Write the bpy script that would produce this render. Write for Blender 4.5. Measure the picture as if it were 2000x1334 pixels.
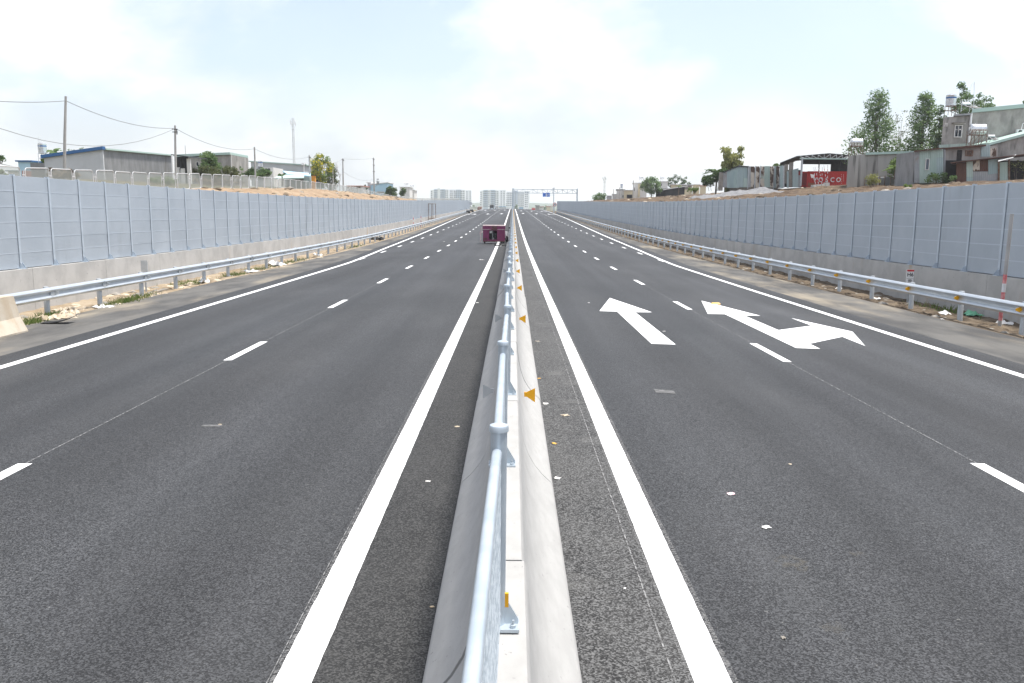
import bpy, math, random
from math import sin, cos, pi, radians, atan2, hypot, sqrt
from mathutils import Vector, Matrix, noise as mnoise
random.seed(7)
S = bpy.context.scene
for o in list(bpy.data.objects): bpy.data.objects.remove(o)
C = bpy.data.collections.new('place'); S.collection.children.link(C)

# ------------------------------------------------------------------ camera
F_PX = 1650.0                                   # focal length in pixels of the 2000 px wide photograph
PITCH, YAW, ROLL = radians(9.0565), radians(-0.0149), radians(0.42)
CAM = Vector((0.03, 0.0, 2.42))
fw = Vector((-sin(YAW)*cos(PITCH), cos(YAW)*cos(PITCH), -sin(PITCH)))
rt0 = Vector((cos(YAW), sin(YAW), 0)); up0 = rt0.cross(fw)
rt = rt0*cos(ROLL) + up0*sin(ROLL); up = -rt0*sin(ROLL) + up0*cos(ROLL)
cd = bpy.data.cameras.new('camera'); cam = bpy.data.objects.new('camera', cd); S.collection.objects.link(cam)
cd.sensor_width = 36.0; cd.lens = 36.0*F_PX/2000.0; cd.clip_start = 0.05; cd.clip_end = 30000
cam.matrix_world = Matrix(((rt.x, up.x, -fw.x, CAM.x), (rt.y, up.y, -fw.y, CAM.y), (rt.z, up.z, -fw.z, CAM.z), (0, 0, 0, 1)))
S.camera = cam
def at(x, y, Y):
    """surveyed point: sight line through photograph pixel (x, y), taken at Y metres ahead"""
    d = rt*((x-1000)/F_PX) - up*((y-667)/F_PX) + fw
    return CAM + d*(Y/d.y)
# ------------------------------------------------------------------ sky, sun, exposure
SUN_DIR = Vector((0.40, 0.0, 1.36)).normalized()          # towards the sun
el = math.asin(SUN_DIR.z); az = atan2(SUN_DIR.x, SUN_DIR.y)
W = bpy.data.worlds.new('World'); S.world = W; W.use_nodes = True
nt = W.node_tree; nt.nodes.clear()
def N(t, tree=None, **kw):
    n = (tree or nt).nodes.new(t)
    for k, v in kw.items(): setattr(n, k, v)
    return n
def L(a, b, tree=None): (tree or nt).links.new(a, b)
out = N('ShaderNodeOutputWorld'); sky = N('ShaderNodeTexSky'); sky.sky_type = 'NISHITA'
sky.sun_disc = False; sky.sun_elevation = el; sky.sun_rotation = az; sky.air_density = 1.0; sky.dust_density = 2.5; sky.ozone_density = 1.0
bg1 = N('ShaderNodeBackground'); bg1.inputs['Strength'].default_value = 0.104
hsv = N('ShaderNodeHueSaturation'); hsv.inputs['Saturation'].default_value = 0.64; hsv.inputs['Value'].default_value = 1.0
tint = N('ShaderNodeMix', data_type='RGBA', blend_type='MULTIPLY'); tint.inputs['Factor'].default_value = 1.0; tint.inputs['B'].default_value = (0.95, 0.985, 1.03, 1)
L(sky.outputs[0], hsv.inputs['Color']); L(hsv.outputs[0], tint.inputs['A']); L(tint.outputs['Result'], bg1.inputs['Color'])
bg2 = N('ShaderNodeBackground'); bg2.inputs['Color'].default_value = (0.97, 0.985, 1.0, 1); bg2.inputs['Strength'].default_value = 0.62
tc = N('ShaderNodeTexCoord'); sep = N('ShaderNodeSeparateXYZ'); L(tc.outputs['Generated'], sep.inputs[0])
zc = N('ShaderNodeMath', operation='MAXIMUM'); L(sep.outputs['Z'], zc.inputs[0]); zc.inputs[1].default_value = 0.0
zo = N('ShaderNodeMath', operation='ADD'); L(zc.outputs[0], zo.inputs[0]); zo.inputs[1].default_value = 0.50
dx = N('ShaderNodeMath', operation='DIVIDE'); L(sep.outputs['X'], dx.inputs[0]); L(zo.outputs[0], dx.inputs[1])
dy = N('ShaderNodeMath', operation='DIVIDE'); L(sep.outputs['Y'], dy.inputs[0]); L(zo.outputs[0], dy.inputs[1])
cmb = N('ShaderNodeCombineXYZ'); L(dx.outputs[0], cmb.inputs[0]); L(dy.outputs[0], cmb.inputs[1])
mp = N('ShaderNodeMapping'); L(cmb.outputs[0], mp.inputs['Vector'])
mp.inputs['Location'].default_value = (27.7, 10.9, 5.1); mp.inputs['Scale'].default_value = (1.0, 1.15, 1.0); mp.inputs['Rotation'].default_value = (0, 0, radians(24))
n1 = N('ShaderNodeTexNoise'); n1.inputs['Scale'].default_value = 1.6; n1.inputs['Detail'].default_value = 9; n1.inputs['Roughness'].default_value = 0.56; n1.inputs['Distortion'].default_value = 0.25
L(mp.outputs[0], n1.inputs['Vector'])
n2 = N('ShaderNodeTexNoise'); n2.inputs['Scale'].default_value = 3.6; n2.inputs['Detail'].default_value = 7; L(mp.outputs[0], n2.inputs['Vector'])
cr = N('ShaderNodeValToRGB'); L(n2.outputs['Fac'], cr.inputs[0]); cr.color_ramp.elements[0].position = 0.35; cr.color_ramp.elements[0].color = (0.66, 0.69, 0.74, 1); cr.color_ramp.elements[1].position = 0.62; cr.color_ramp.elements[1].color = (1, 1, 1, 1); L(cr.outputs[0], bg2.inputs['Color'])
ramp = N('ShaderNodeValToRGB'); L(n1.outputs['Fac'], ramp.inputs[0])
ramp.color_ramp.elements[0].position = 0.455; ramp.color_ramp.elements[0].color = (0.06, 0.06, 0.06, 1)
ramp.color_ramp.elements[1].position = 0.60; ramp.color_ramp.elements[1].color = (0.93, 0.93, 0.93, 1)
hz = N('ShaderNodeMapRange'); hz.inputs['From Min'].default_value = 0.0; hz.inputs['From Max'].default_value = 0.16
hz.inputs['To Min'].default_value = 0.96; hz.inputs['To Max'].default_value = 0.0; L(sep.outputs['Z'], hz.inputs['Value'])
mx = N('ShaderNodeMath', operation='MAXIMUM'); L(ramp.outputs[0], mx.inputs[0]); L(hz.outputs[0], mx.inputs[1])
mixs = N('ShaderNodeMixShader'); L(mx.outputs[0], mixs.inputs[0]); L(bg1.outputs[0], mixs.inputs[1]); L(bg2.outputs[0], mixs.inputs[2]); L(mixs.outputs[0], out.inputs[0])
sd = bpy.data.lights.new('sun', 'SUN'); sd.energy = 2.5; sd.angle = radians(6); sd.color = (1.0, 0.955, 0.89)
so = bpy.data.objects.new('sun', sd); S.collection.objects.link(so); so.rotation_euler = SUN_DIR.to_track_quat('Z', 'Y').to_euler(); so.location = (40, 20, 60)
S.view_settings.view_transform = 'Standard'; S.view_settings.look = 'None'; S.view_settings.gamma = 1.0
S.view_settings.use_curve_mapping = False; S.view_settings.exposure = 1.2
S.cycles.max_bounces = 6; S.cycles.volume_bounces = 1; S.cycles.use_denoising = True

# ------------------------------------------------------------------ materials
M = {}
def pm(name, a, b=None, scale=4.0, detail=6, rough=0.85, bump=0.0, bscale=40.0, metal=0.0, stretch=(1, 1, 1), lo=0.35, hi=0.65,
       stain=None, sscale=0.6, slo=0.5, shi=0.68, sstretch=(1, 1, 1), spec=0.35, bdist=0.02, speck=None, spscale=160, splo=0.62, sphi=0.72, stones=False):
    m = bpy.data.materials.new(name); m.use_nodes = True; t = m.node_tree; p = t.nodes['Principled BSDF']
    p.inputs['Roughness'].default_value = rough; p.inputs['Metallic'].default_value = metal; p.inputs['Specular IOR Level'].default_value = spec
    g = N('ShaderNodeNewGeometry', t)
    def coords(st):
        v = N('ShaderNodeVectorMath', t, operation='MULTIPLY'); L(g.outputs['Position'], v.inputs[0], t); v.inputs[1].default_value = st; return v.outputs[0]
    def noise(sc, st, de=detail):
        n = N('ShaderNodeTexNoise', t); n.inputs['Scale'].default_value = sc; n.inputs['Detail'].default_value = de; n.inputs['Roughness'].default_value = 0.6; L(coords(st), n.inputs['Vector'], t); return n.outputs['Fac']
    def rng(v, lo, hi):
        r = N('ShaderNodeMapRange', t); r.interpolation_type = 'SMOOTHSTEP'; r.inputs['From Min'].default_value = lo; r.inputs['From Max'].default_value = hi; L(v, r.inputs['Value'], t); return r.outputs[0]
    def mix(f, x, y):
        q = N('ShaderNodeMix', t, data_type='RGBA'); L(f, q.inputs['Factor'], t)
        for val, s in ((x, q.inputs['A']), (y, q.inputs['B'])):
            if isinstance(val, tuple): s.default_value = (*val, 1)
            else: L(val, s, t)
        return q.outputs['Result']
    col = a
    if b is not None: col = mix(rng(noise(scale, stretch), lo, hi), a, b)
    if stain is not None: col = mix(rng(noise(sscale, sstretch, 8), slo, shi), col, stain)
    if speck is not None and stones:      # crushed stone: every grain its own tone
        vo = N('ShaderNodeTexVoronoi', t); vo.inputs['Scale'].default_value = spscale; L(coords((1, 1, 1)), vo.inputs['Vector'], t); sx = N('ShaderNodeSeparateColor', t); L(vo.outputs['Color'], sx.inputs[0], t); col = mix(rng(sx.outputs[0], splo, sphi), col, speck)
    elif speck is not None: col = mix(rng(noise(spscale, (1, 1, 1), 2), splo, sphi), col, speck)
    if isinstance(col, tuple): p.inputs['Base Color'].default_value = (*col, 1)
    else: L(col, p.inputs['Base Color'], t)
    if bump:
        bn = N('ShaderNodeBump', t); bn.inputs['Strength'].default_value = bump; bn.inputs['Distance'].default_value = bdist
        L(noise(bscale, (1, 1, 1), 4), bn.inputs['Height'], t); L(bn.outputs[0], p.inputs['Normal'], t)
    M[name] = m; return m
def leafmat(name, a, b, scale=1.2, trans=0.35):
    m = pm(name, a, b, scale=scale, rough=0.6, lo=0.38, hi=0.62, spec=0.25)
    t = m.node_tree; p = t.nodes['Principled BSDF']; o = t.nodes['Material Output']
    tr = N('ShaderNodeBsdfTranslucent', t); ms = N('ShaderNodeMixShader', t); ms.inputs[0].default_value = trans
    src = p.inputs['Base Color'].links[0].from_socket; L(src, tr.inputs['Color'], t)
    L(p.outputs[0], ms.inputs[1], t); L(tr.outputs[0], ms.inputs[2], t); L(ms.outputs[0], o.inputs['Surface'], t); return m
# surfaces of the road
def asphalt():
    m = pm('asphalt', (0.0080, 0.0083, 0.0091), (0.0128, 0.0132, 0.0142), scale=0.35, stretch=(1.6, 0.12, 1), rough=0.66, bump=0.6, bscale=72, bdist=0.006,
           stain=(0.034, 0.0338, 0.034), sscale=0.5, slo=0.46, shi=0.85, sstretch=(1.2, 0.25, 1), spec=0.32, speck=(0.070, 0.0722, 0.076), spscale=105, splo=0.12, sphi=1.12, stones=True)
    t = m.node_tree; p = t.nodes['Principled BSDF']; g = N('ShaderNodeNewGeometry', t)
    def nz(sc, st, de=4):
        v = N('ShaderNodeVectorMath', t, operation='MULTIPLY'); L(g.outputs['Position'], v.inputs[0], t); v.inputs[1].default_value = st
        n = N('ShaderNodeTexNoise', t); n.inputs['Scale'].default_value = sc; n.inputs['Detail'].default_value = de; L(v.outputs[0], n.inputs['Vector'], t); return n.outputs['Fac']
    def rg(v, a, b, c, d):
        r = N('ShaderNodeMapRange', t); r.inputs['From Min'].default_value = a; r.inputs['From Max'].default_value = b; r.inputs['To Min'].default_value = c; r.inputs['To Max'].default_value = d; L(v, r.inputs['Value'], t); return r.outputs[0]
    col = p.inputs['Base Color'].links[0].from_socket
    q = N('ShaderNodeMix', t, data_type='RGBA'); L(rg(nz(40, (1, 1, 1), 3), .68, .75, 0, .6), q.inputs['Factor'], t); L(col, q.inputs['A'], t); q.inputs['B'].default_value = (0.20, 0.198, 0.19, 1); col = q.outputs['Result']
    # paving passes and wheel paths run lengthwise; blotches where dust has settled
    for fac in (rg(nz(0.75, (1, 0.012, 1)), .3, .7, .74, 1.3), rg(nz(0.22, (1, 0.6, 1), 6), .3, .7, .82, 1.2)):
        h_ = N('ShaderNodeHueSaturation', t); L(fac, h_.inputs['Value'], t); L(col, h_.inputs['Color'], t); col = h_.outputs[0]
    L(col, p.inputs['Base Color'], t); L(rg(nz(0.6, (1, 0.03, 1)), .3, .7, .60, .74), p.inputs['Roughness'], t)
asphalt()
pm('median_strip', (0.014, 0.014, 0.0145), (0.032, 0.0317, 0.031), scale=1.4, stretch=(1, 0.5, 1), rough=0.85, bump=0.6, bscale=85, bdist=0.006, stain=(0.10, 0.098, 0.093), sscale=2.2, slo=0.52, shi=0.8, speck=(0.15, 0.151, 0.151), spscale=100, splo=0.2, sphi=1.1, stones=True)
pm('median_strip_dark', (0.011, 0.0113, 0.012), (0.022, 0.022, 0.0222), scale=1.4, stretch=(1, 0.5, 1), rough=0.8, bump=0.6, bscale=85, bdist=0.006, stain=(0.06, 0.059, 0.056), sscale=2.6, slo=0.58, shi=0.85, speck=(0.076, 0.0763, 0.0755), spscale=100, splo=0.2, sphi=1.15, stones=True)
pm('shoulder_asphalt', (0.062, 0.061, 0.06), (0.12, 0.116, 0.108), scale=0.9, stretch=(1.0, 0.35, 1), rough=0.9, bump=0.4, bscale=70, bdist=0.006, stain=(0.27, 0.235, 0.18), sscale=0.45, slo=0.47, shi=0.74, sstretch=(1.3, 0.4, 1))
pm('paint_white', (0.80, 0.81, 0.81), (0.70, 0.705, 0.70), scale=3, lo=0.55, hi=0.8, rough=0.7, bump=0.25, bscale=90, bdist=0.004, speck=(0.30, 0.30, 0.30), spscale=48, splo=0.665, sphi=0.73, stain=(0.58, 0.58, 0.57), sscale=0.9, slo=0.56, shi=0.8)
pm('paint_worn', (0.16, 0.16, 0.16), (0.09, 0.09, 0.09), scale=14, rough=0.85)
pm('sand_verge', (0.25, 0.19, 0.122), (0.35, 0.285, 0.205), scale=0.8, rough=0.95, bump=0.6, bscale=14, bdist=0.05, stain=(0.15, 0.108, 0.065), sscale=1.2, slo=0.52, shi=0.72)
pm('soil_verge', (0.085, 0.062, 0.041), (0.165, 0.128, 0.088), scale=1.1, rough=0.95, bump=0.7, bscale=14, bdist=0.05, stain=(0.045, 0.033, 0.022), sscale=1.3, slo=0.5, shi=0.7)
def vary(name, amt):    # every piece a slightly different tone
    t = M[name].node_tree; p = t.nodes['Principled BSDF']; src = p.inputs['Base Color'].links[0].from_socket; oi = N('ShaderNodeObjectInfo', t); r = N('ShaderNodeMapRange', t); r.inputs['To Min'].default_value = 1-amt; r.inputs['To Max'].default_value = 1+amt; L(oi.outputs['Random'], r.inputs['Value'], t)
    h_ = N('ShaderNodeHueSaturation', t); L(r.outputs[0], h_.inputs['Value'], t); L(src, h_.inputs['Color'], t); L(h_.outputs[0], p.inputs['Base Color'], t)
# concrete
pm('barrier_concrete', (0.39, 0.386, 0.374), (0.355, 0.351, 0.34), scale=7, stretch=(1, 0.6, 1.6), rough=0.85, bump=0.15, bscale=60, bdist=0.004, stain=(0.325, 0.32, 0.308), sscale=5, slo=0.52, shi=0.8, sstretch=(1, .7, 0.5), speck=(0.24, 0.237, 0.232), spscale=34, splo=0.69, sphi=0.74)
pm('wall_concrete', (0.46, 0.452, 0.435), (0.38, 0.373, 0.36), scale=1.2, rough=0.88, bump=0.2, bscale=30, bdist=0.006, stain=(0.36, 0.26, 0.15), sscale=0.55, slo=0.60, shi=0.80, sstretch=(1.5, 1.5, 0.35), speck=(0.22, 0.21, 0.2), spscale=9, splo=0.70, sphi=0.78)
pm('joint_dark', (0.10, 0.098, 0.095), rough=0.95)
pm('muddy_concrete', (0.47, 0.42, 0.345), (0.40, 0.33, 0.245), scale=2.0, stretch=(1, 1, 0.35), rough=0.95, bump=0.4, bscale=20, stain=(0.30, 0.18, 0.09), sscale=1.6, slo=0.6, shi=0.78)
pm('grey_render', (0.19, 0.195, 0.20), (0.25, 0.255, 0.26), scale=1.2, stretch=(1, 1, 0.45), rough=0.92, stain=(0.12, 0.115, 0.11), sscale=0.45, slo=0.55, shi=0.75, sstretch=(1, 1, 0.25))
pm('pale_render', (0.54, 0.555, 0.57), (0.47, 0.485, 0.50), scale=0.5, rough=0.9, stain=(0.25, 0.25, 0.25), sscale=0.4, slo=0.58, shi=0.8)
pm('stained_render', (0.38, 0.36, 0.335), (0.25, 0.238, 0.222), scale=1.1, stretch=(1, 1, 0.5), rough=0.93, stain=(0.10, 0.096, 0.09), sscale=0.8, slo=0.52, shi=0.72, sstretch=(1.2, 1.2, 0.3))
pm('streaked_wall', (0.40, 0.388, 0.365), (0.31, 0.30, 0.285), scale=0.5, stretch=(1.6, 1.6, 0.2), rough=0.92, stain=(0.085, 0.083, 0.078), sscale=1.3, slo=0.50, shi=0.68, sstretch=(1.2, 1.2, 0.07))
pm('white_wall', (0.74, 0.73, 0.71), (0.66, 0.65, 0.62), scale=0.6, rough=0.85, stain=(0.45, 0.43, 0.4), sscale=0.35, slo=0.62, shi=0.85, sstretch=(1, 1, 0.3))
pm('cream_wall', (0.66, 0.58, 0.40), (0.60, 0.52, 0.36), scale=0.7, rough=0.85)
pm('blue_wall', (0.38, 0.58, 0.70), (0.44, 0.63, 0.74), scale=0.7, rough=0.8)
pm('brick_red', (0.30, 0.13, 0.085), (0.24, 0.105, 0.07), scale=3, rough=0.9)
pm('orange_paint', (0.75, 0.33, 0.05), (0.68, 0.28, 0.04), scale=2, rough=0.7)
# metal
pm('galvanised', (0.43, 0.495, 0.55), (0.52, 0.58, 0.63), scale=7, rough=0.42, metal=0.45, spec=0.5, bump=0.04, bscale=30)
pm('rail_steel', (0.50, 0.545, 0.585), (0.57, 0.61, 0.645), scale=1.5, rough=0.38, metal=0.5, spec=0.5, stain=(0.40, 0.40, 0.38), sscale=0.8, slo=0.62, shi=0.85)
pm('post_steel', (0.40, 0.43, 0.455), (0.47, 0.50, 0.52), scale=5, rough=0.5, metal=0.3)
pm('noise_panel_grey', (0.35, 0.395, 0.443), (0.395, 0.44, 0.488), scale=0.55, stretch=(1, 1, 0.8), rough=0.48, metal=0.1, spec=0.5, bump=0.16, bscale=1.6, bdist=0.05, stain=(0.27, 0.30, 0.33), sscale=0.9, slo=0.56, shi=0.8, sstretch=(1, 1, .3))
pm('panel_lip', (0.46, 0.51, 0.565), rough=0.42, metal=0.2)
pm('wall_post', (0.45, 0.51, 0.57), (0.50, 0.56, 0.62), scale=4, rough=0.5, metal=0.25)
pm('fence_tube', (0.47, 0.49, 0.50), (0.54, 0.555, 0.565), scale=3, rough=0.5); pm('white_tube', (0.72, 0.73, 0.74), (0.6, 0.61, 0.62), scale=3, rough=0.5)
pm('steel_tank', (0.66, 0.67, 0.68), (0.55, 0.56, 0.57), scale=3, rough=0.22, metal=0.75, spec=0.5)
pm('rusty_frame', (0.15, 0.075, 0.045), (0.22, 0.17, 0.14), scale=5, rough=0.85)
pm('mint_sheet', (0.31, 0.41, 0.375), (0.37, 0.455, 0.42), scale=0.9, stretch=(1, 1, 0.4), rough=0.6, stain=(0.20, 0.26, 0.22), sscale=0.9, slo=0.58, shi=0.78, sstretch=(1, 1, 0.25))
pm('teal_sheet', (0.26, 0.345, 0.355), (0.33, 0.41, 0.415), scale=0.8, stretch=(1, 1, 0.3), rough=0.55, stain=(0.32, 0.42, 0.40), sscale=0.7, slo=0.55, shi=0.75, sstretch=(1.5, 1, 0.2))
pm('mint_trim', (0.40, 0.53, 0.48), rough=0.55)
pm('blue_trim', (0.03, 0.12, 0.30), rough=0.5)
pm('rust_sheet', (0.075, 0.036, 0.027), (0.115, 0.058, 0.042), scale=1.5, stretch=(1, 1, 0.4), rough=0.9)
pm('grey_sheet', (0.26, 0.275, 0.29), (0.32, 0.33, 0.34), scale=0.9, rough=0.6, stain=(0.28, 0.17, 0.09), sscale=0.6, slo=0.56, shi=0.8)
pm('peeling_sheet', (0.52, 0.47, 0.40), (0.09, 0.055, 0.04), scale=1.6, stretch=(1, 1, 0.55), lo=0.46, hi=0.54, rough=0.9, stain=(0.38, 0.45, 0.41), sscale=0.7, slo=0.62, shi=0.72)
pm('grey_block', (0.20, 0.185, 0.165), (0.26, 0.24, 0.215), scale=2.5, rough=0.95)
pm('roof_dark', (0.04, 0.047, 0.05), (0.06, 0.065, 0.068), scale=0.8, rough=0.7)
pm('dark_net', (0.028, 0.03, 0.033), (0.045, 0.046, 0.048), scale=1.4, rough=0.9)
pm('roof_white', (0.74, 0.75, 0.74), (0.64, 0.65, 0.64), scale=0.5, rough=0.7)
pm('roof_red', (0.42, 0.16, 0.13), (0.5, 0.24, 0.2), scale=0.8, rough=0.8)
pm('container_red', (0.58, 0.032, 0.026), (0.50, 0.028, 0.024), scale=0.8, rough=0.55, stain=(0.30, 0.09, 0.05), sscale=0.5, slo=0.62, shi=0.8)
pm('container_patch', (0.36, 0.12, 0.05), (0.30, 0.09, 0.045), scale=1.2, rough=0.7)
pm('maroon_paint', (0.21, 0.032, 0.105), (0.17, 0.027, 0.085), scale=2.5, rough=0.5, stain=(0.14, 0.05, 0.07), sscale=3, slo=0.6, shi=0.8)
pm('maroon_worn', (0.13, 0.05, 0.055), (0.09, 0.04, 0.04), scale=6, rough=0.75)
pm('pale_edge', (0.6, 0.52, 0.50), (0.45, 0.3, 0.3), scale=6, rough=0.6)
pm('black_rubber', (0.018, 0.018, 0.019), rough=0.75)
pm('dark_metal', (0.04, 0.042, 0.044), (0.075, 0.075, 0.075), scale=12, rough=0.5, metal=0.5)
pm('bright_metal', (0.6, 0.6, 0.6), (0.45, 0.45, 0.45), scale=9, rough=0.35, metal=0.6)
pm('white_plastic', (0.8, 0.8, 0.8), rough=0.45)
pm('blue_plastic', (0.035, 0.085, 0.19), rough=0.4)
pm('sign_white', (0.8, 0.8, 0.8), rough=0.5); pm('sign_red', (0.55, 0.03, 0.04), rough=0.5); pm('sign_black', (0.02, 0.02, 0.022), rough=0.6)
pm('sign_blue', (0.035, 0.17, 0.62), rough=0.45); pm('red_plastic', (0.65, 0.05, 0.045), rough=0.55)
pm('faded_red', (0.55, 0.13, 0.14), (0.62, 0.3, 0.3), scale=9, rough=.8); pm('mesh_steel', (0.15, 0.18, 0.21), (0.26, 0.295, 0.33), scale=30, rough=.5, metal=.4)
pm('reflector_orange', (0.85, 0.42, 0.012), rough=0.4); pm('reflector_back', (0.52, 0.55, 0.56), (0.58, 0.60, 0.61), scale=9, rough=0.45, metal=0.3)
pm('pole_concrete', (0.42, 0.41, 0.395), (0.34, 0.33, 0.32), scale=1.5, rough=0.9)
pm('cable', (0.22, 0.22, 0.22), rough=0.7)
pm('glass_dark', (0.022, 0.03, 0.045), rough=0.12, spec=0.6); pm('window_tint', (0.07, 0.09, 0.12), rough=0.25, spec=0.6)
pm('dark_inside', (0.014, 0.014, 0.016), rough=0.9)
pm('tower_white', (0.80, 0.81, 0.83), rough=0.85); pm('tower_blue', (0.46, 0.53, 0.62), rough=0.85)
pm('paper', (0.74, 0.735, 0.72), (0.62, 0.61, 0.59), scale=20, rough=0.9); pm('petal', (0.8, 0.74, 0.75), (0.78, 0.5, 0.55), scale=30, rough=0.8)
pm('rubble_pale', (0.55, 0.48, 0.38), (0.42, 0.34, 0.24), scale=5, rough=0.95, bump=0.4, bscale=25); pm('stone_grey', (0.32, 0.30, 0.27), (0.24, 0.22, 0.19), scale=6, rough=0.95, bump=0.4, bscale=25)
pm('yellow_litter', (0.72, 0.42, 0.06), (0.6, 0.34, 0.1), scale=20, rough=0.7); pm('green_litter', (0.16, 0.42, 0.27), rough=0.5)
pm('gravel_grey', (0.22, 0.22, 0.225), (0.16, 0.16, 0.165), scale=2.5, rough=0.95, bump=0.7, bscale=8, bdist=0.08)
leafmat('leaf_dark', (0.042, 0.082, 0.026), (0.092, 0.15, 0.048)); leafmat('leaf_mid', (0.09, 0.16, 0.06), (0.19, 0.275, 0.11), trans=.5); leafmat('leaf_light', (0.10, 0.17, 0.035), (0.17, 0.24, 0.06))
leafmat('leaf_bamboo', (0.22, 0.24, 0.08), (0.34, 0.345, 0.12)); leafmat('leaf_yellow', (0.74, 0.61, 0.06), (0.40, 0.40, 0.06), trans=.5); leafmat('leaf_olive', (0.075, 0.095, 0.034), (0.135, 0.15, 0.058)); leafmat('grass_blade', (0.10, 0.16, 0.035), (0.20, 0.23, 0.08), scale=3)
pm('dry_brush', (0.24, 0.19, 0.13), (0.17, 0.13, 0.09), scale=3, rough=0.95); pm('bark', (0.16, 0.125, 0.095), (0.11, 0.085, 0.065), scale=5, rough=0.95); pm('bark_pale', (0.33, 0.30, 0.27), (0.24, 0.22, 0.2), scale=5, rough=0.95)
vary('noise_panel_grey', .028); vary('wall_concrete', .06); vary('barrier_concrete', .05)
def ground_mat():
    m = bpy.data.materials.new('ground_soil'); m.use_nodes = True; t = m.node_tree; p = t.nodes['Principled BSDF']; p.inputs['Roughness'].default_value = 0.95; p.inputs['Specular IOR Level'].default_value = 0.2
    g = N('ShaderNodeNewGeometry', t); sp = N('ShaderNodeSeparateXYZ', t); L(g.outputs['Position'], sp.inputs[0], t)
    def nz(sc, de=7):
        n = N('ShaderNodeTexNoise', t); n.inputs['Scale'].default_value = sc; n.inputs['Detail'].default_value = de; n.inputs['Roughness'].default_value = 0.62; L(g.outputs['Position'], n.inputs['Vector'], t); return n.outputs['Fac']
    def rg(v, a, b):
        r = N('ShaderNodeMapRange', t); r.interpolation_type = 'SMOOTHSTEP'; r.inputs['From Min'].default_value = a; r.inputs['From Max'].default_value = b; L(v, r.inputs['Value'], t); return r.outputs[0]
    def mix(f, x, y):
        q = N('ShaderNodeMix', t, data_type='RGBA'); L(f, q.inputs['Factor'], t)
        for val, s in ((x, q.inputs['A']), (y, q.inputs['B'])):
            if isinstance(val, tuple): s.default_value = (*val, 1)
            else: L(val, s, t)
        return q.outputs['Result']
    n = nz(0.7); n2 = nz(0.25); n3 = nz(2.3)
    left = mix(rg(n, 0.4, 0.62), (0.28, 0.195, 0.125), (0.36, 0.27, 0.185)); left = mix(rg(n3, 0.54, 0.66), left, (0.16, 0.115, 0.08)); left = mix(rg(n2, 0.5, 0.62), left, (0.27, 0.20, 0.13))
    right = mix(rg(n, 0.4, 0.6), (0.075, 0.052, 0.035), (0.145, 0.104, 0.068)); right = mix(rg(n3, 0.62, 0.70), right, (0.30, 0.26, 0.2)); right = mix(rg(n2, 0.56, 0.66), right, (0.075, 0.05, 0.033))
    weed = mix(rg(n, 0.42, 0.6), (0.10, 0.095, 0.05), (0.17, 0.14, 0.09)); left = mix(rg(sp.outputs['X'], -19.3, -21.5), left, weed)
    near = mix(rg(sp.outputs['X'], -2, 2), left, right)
    far = mix(rg(n2, 0.4, 0.6), (0.07, 0.10, 0.035), (0.15, 0.14, 0.07))
    fy = rg(sp.outputs['Y'], 330, 450)
    L(mix(fy, near, far), p.inputs['Base Color'], t)
    b = N('ShaderNodeBump', t); b.inputs['Strength'].default_value = 0.8; b.inputs['Distance'].default_value = 0.15; L(nz(4.5), b.inputs['Height'], t); L(b.outputs[0], p.inputs['Normal'], t)
    M['ground_soil'] = m
ground_mat()
pm('far_wood', (0.035, 0.062, 0.026), (0.06, 0.09, 0.036), scale=0.05, rough=0.95)
def grey_fringe_mat():
    m = pm('grey_fringe', (0.20, 0.20, 0.20), rough=0.95); t = m.node_tree; p = t.nodes['Principled BSDF']; o = t.nodes['Material Output']
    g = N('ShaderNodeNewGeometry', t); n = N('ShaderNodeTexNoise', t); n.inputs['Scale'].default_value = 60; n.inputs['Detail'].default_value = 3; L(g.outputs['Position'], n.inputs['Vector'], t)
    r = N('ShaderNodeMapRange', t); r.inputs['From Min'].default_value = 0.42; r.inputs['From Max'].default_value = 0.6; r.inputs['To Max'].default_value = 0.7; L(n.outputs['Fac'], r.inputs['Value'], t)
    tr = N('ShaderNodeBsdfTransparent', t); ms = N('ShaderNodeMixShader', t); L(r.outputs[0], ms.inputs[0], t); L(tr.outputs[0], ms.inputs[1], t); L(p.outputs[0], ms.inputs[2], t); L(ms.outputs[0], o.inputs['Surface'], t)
grey_fringe_mat()
def film(name, col, alpha, sc, lo, hi):
    m = M['grey_fringe'].copy(); m.name = name; M[name] = m; t = m.node_tree; t.nodes['Principled BSDF'].inputs['Base Color'].default_value = (*col, 1)
    for n in t.nodes:
        if n.type == 'TEX_NOISE': n.inputs['Scale'].default_value = sc; n.inputs['Detail'].default_value = 6
        if n.type == 'MAP_RANGE': n.inputs['From Min'].default_value = lo; n.inputs['From Max'].default_value = hi; n.inputs['To Max'].default_value = alpha
film('dust_film', (0.15, 0.14, 0.12), .35, 14, .42, .66)
def chalk_mat():
    m = pm('chalk', (0.26, 0.26, 0.26), rough=0.95); t = m.node_tree; p = t.nodes['Principled BSDF']; o = t.nodes['Material Output']
    g = N('ShaderNodeNewGeometry', t); n = N('ShaderNodeTexNoise', t); n.inputs['Scale'].default_value = 26; n.inputs['Detail'].default_value = 6; L(g.outputs['Position'], n.inputs['Vector'], t)
    r = N('ShaderNodeMapRange', t); r.inputs['From Min'].default_value = 0.36; r.inputs['From Max'].default_value = 0.62; L(n.outputs['Fac'], r.inputs['Value'], t)
    tr = N('ShaderNodeBsdfTransparent', t); ms = N('ShaderNodeMixShader', t); L(r.outputs[0], ms.inputs[0], t); L(tr.outputs[0], ms.inputs[1], t); L(p.outputs[0], ms.inputs[2], t); L(ms.outputs[0], o.inputs['Surface'], t)
chalk_mat()
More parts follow.
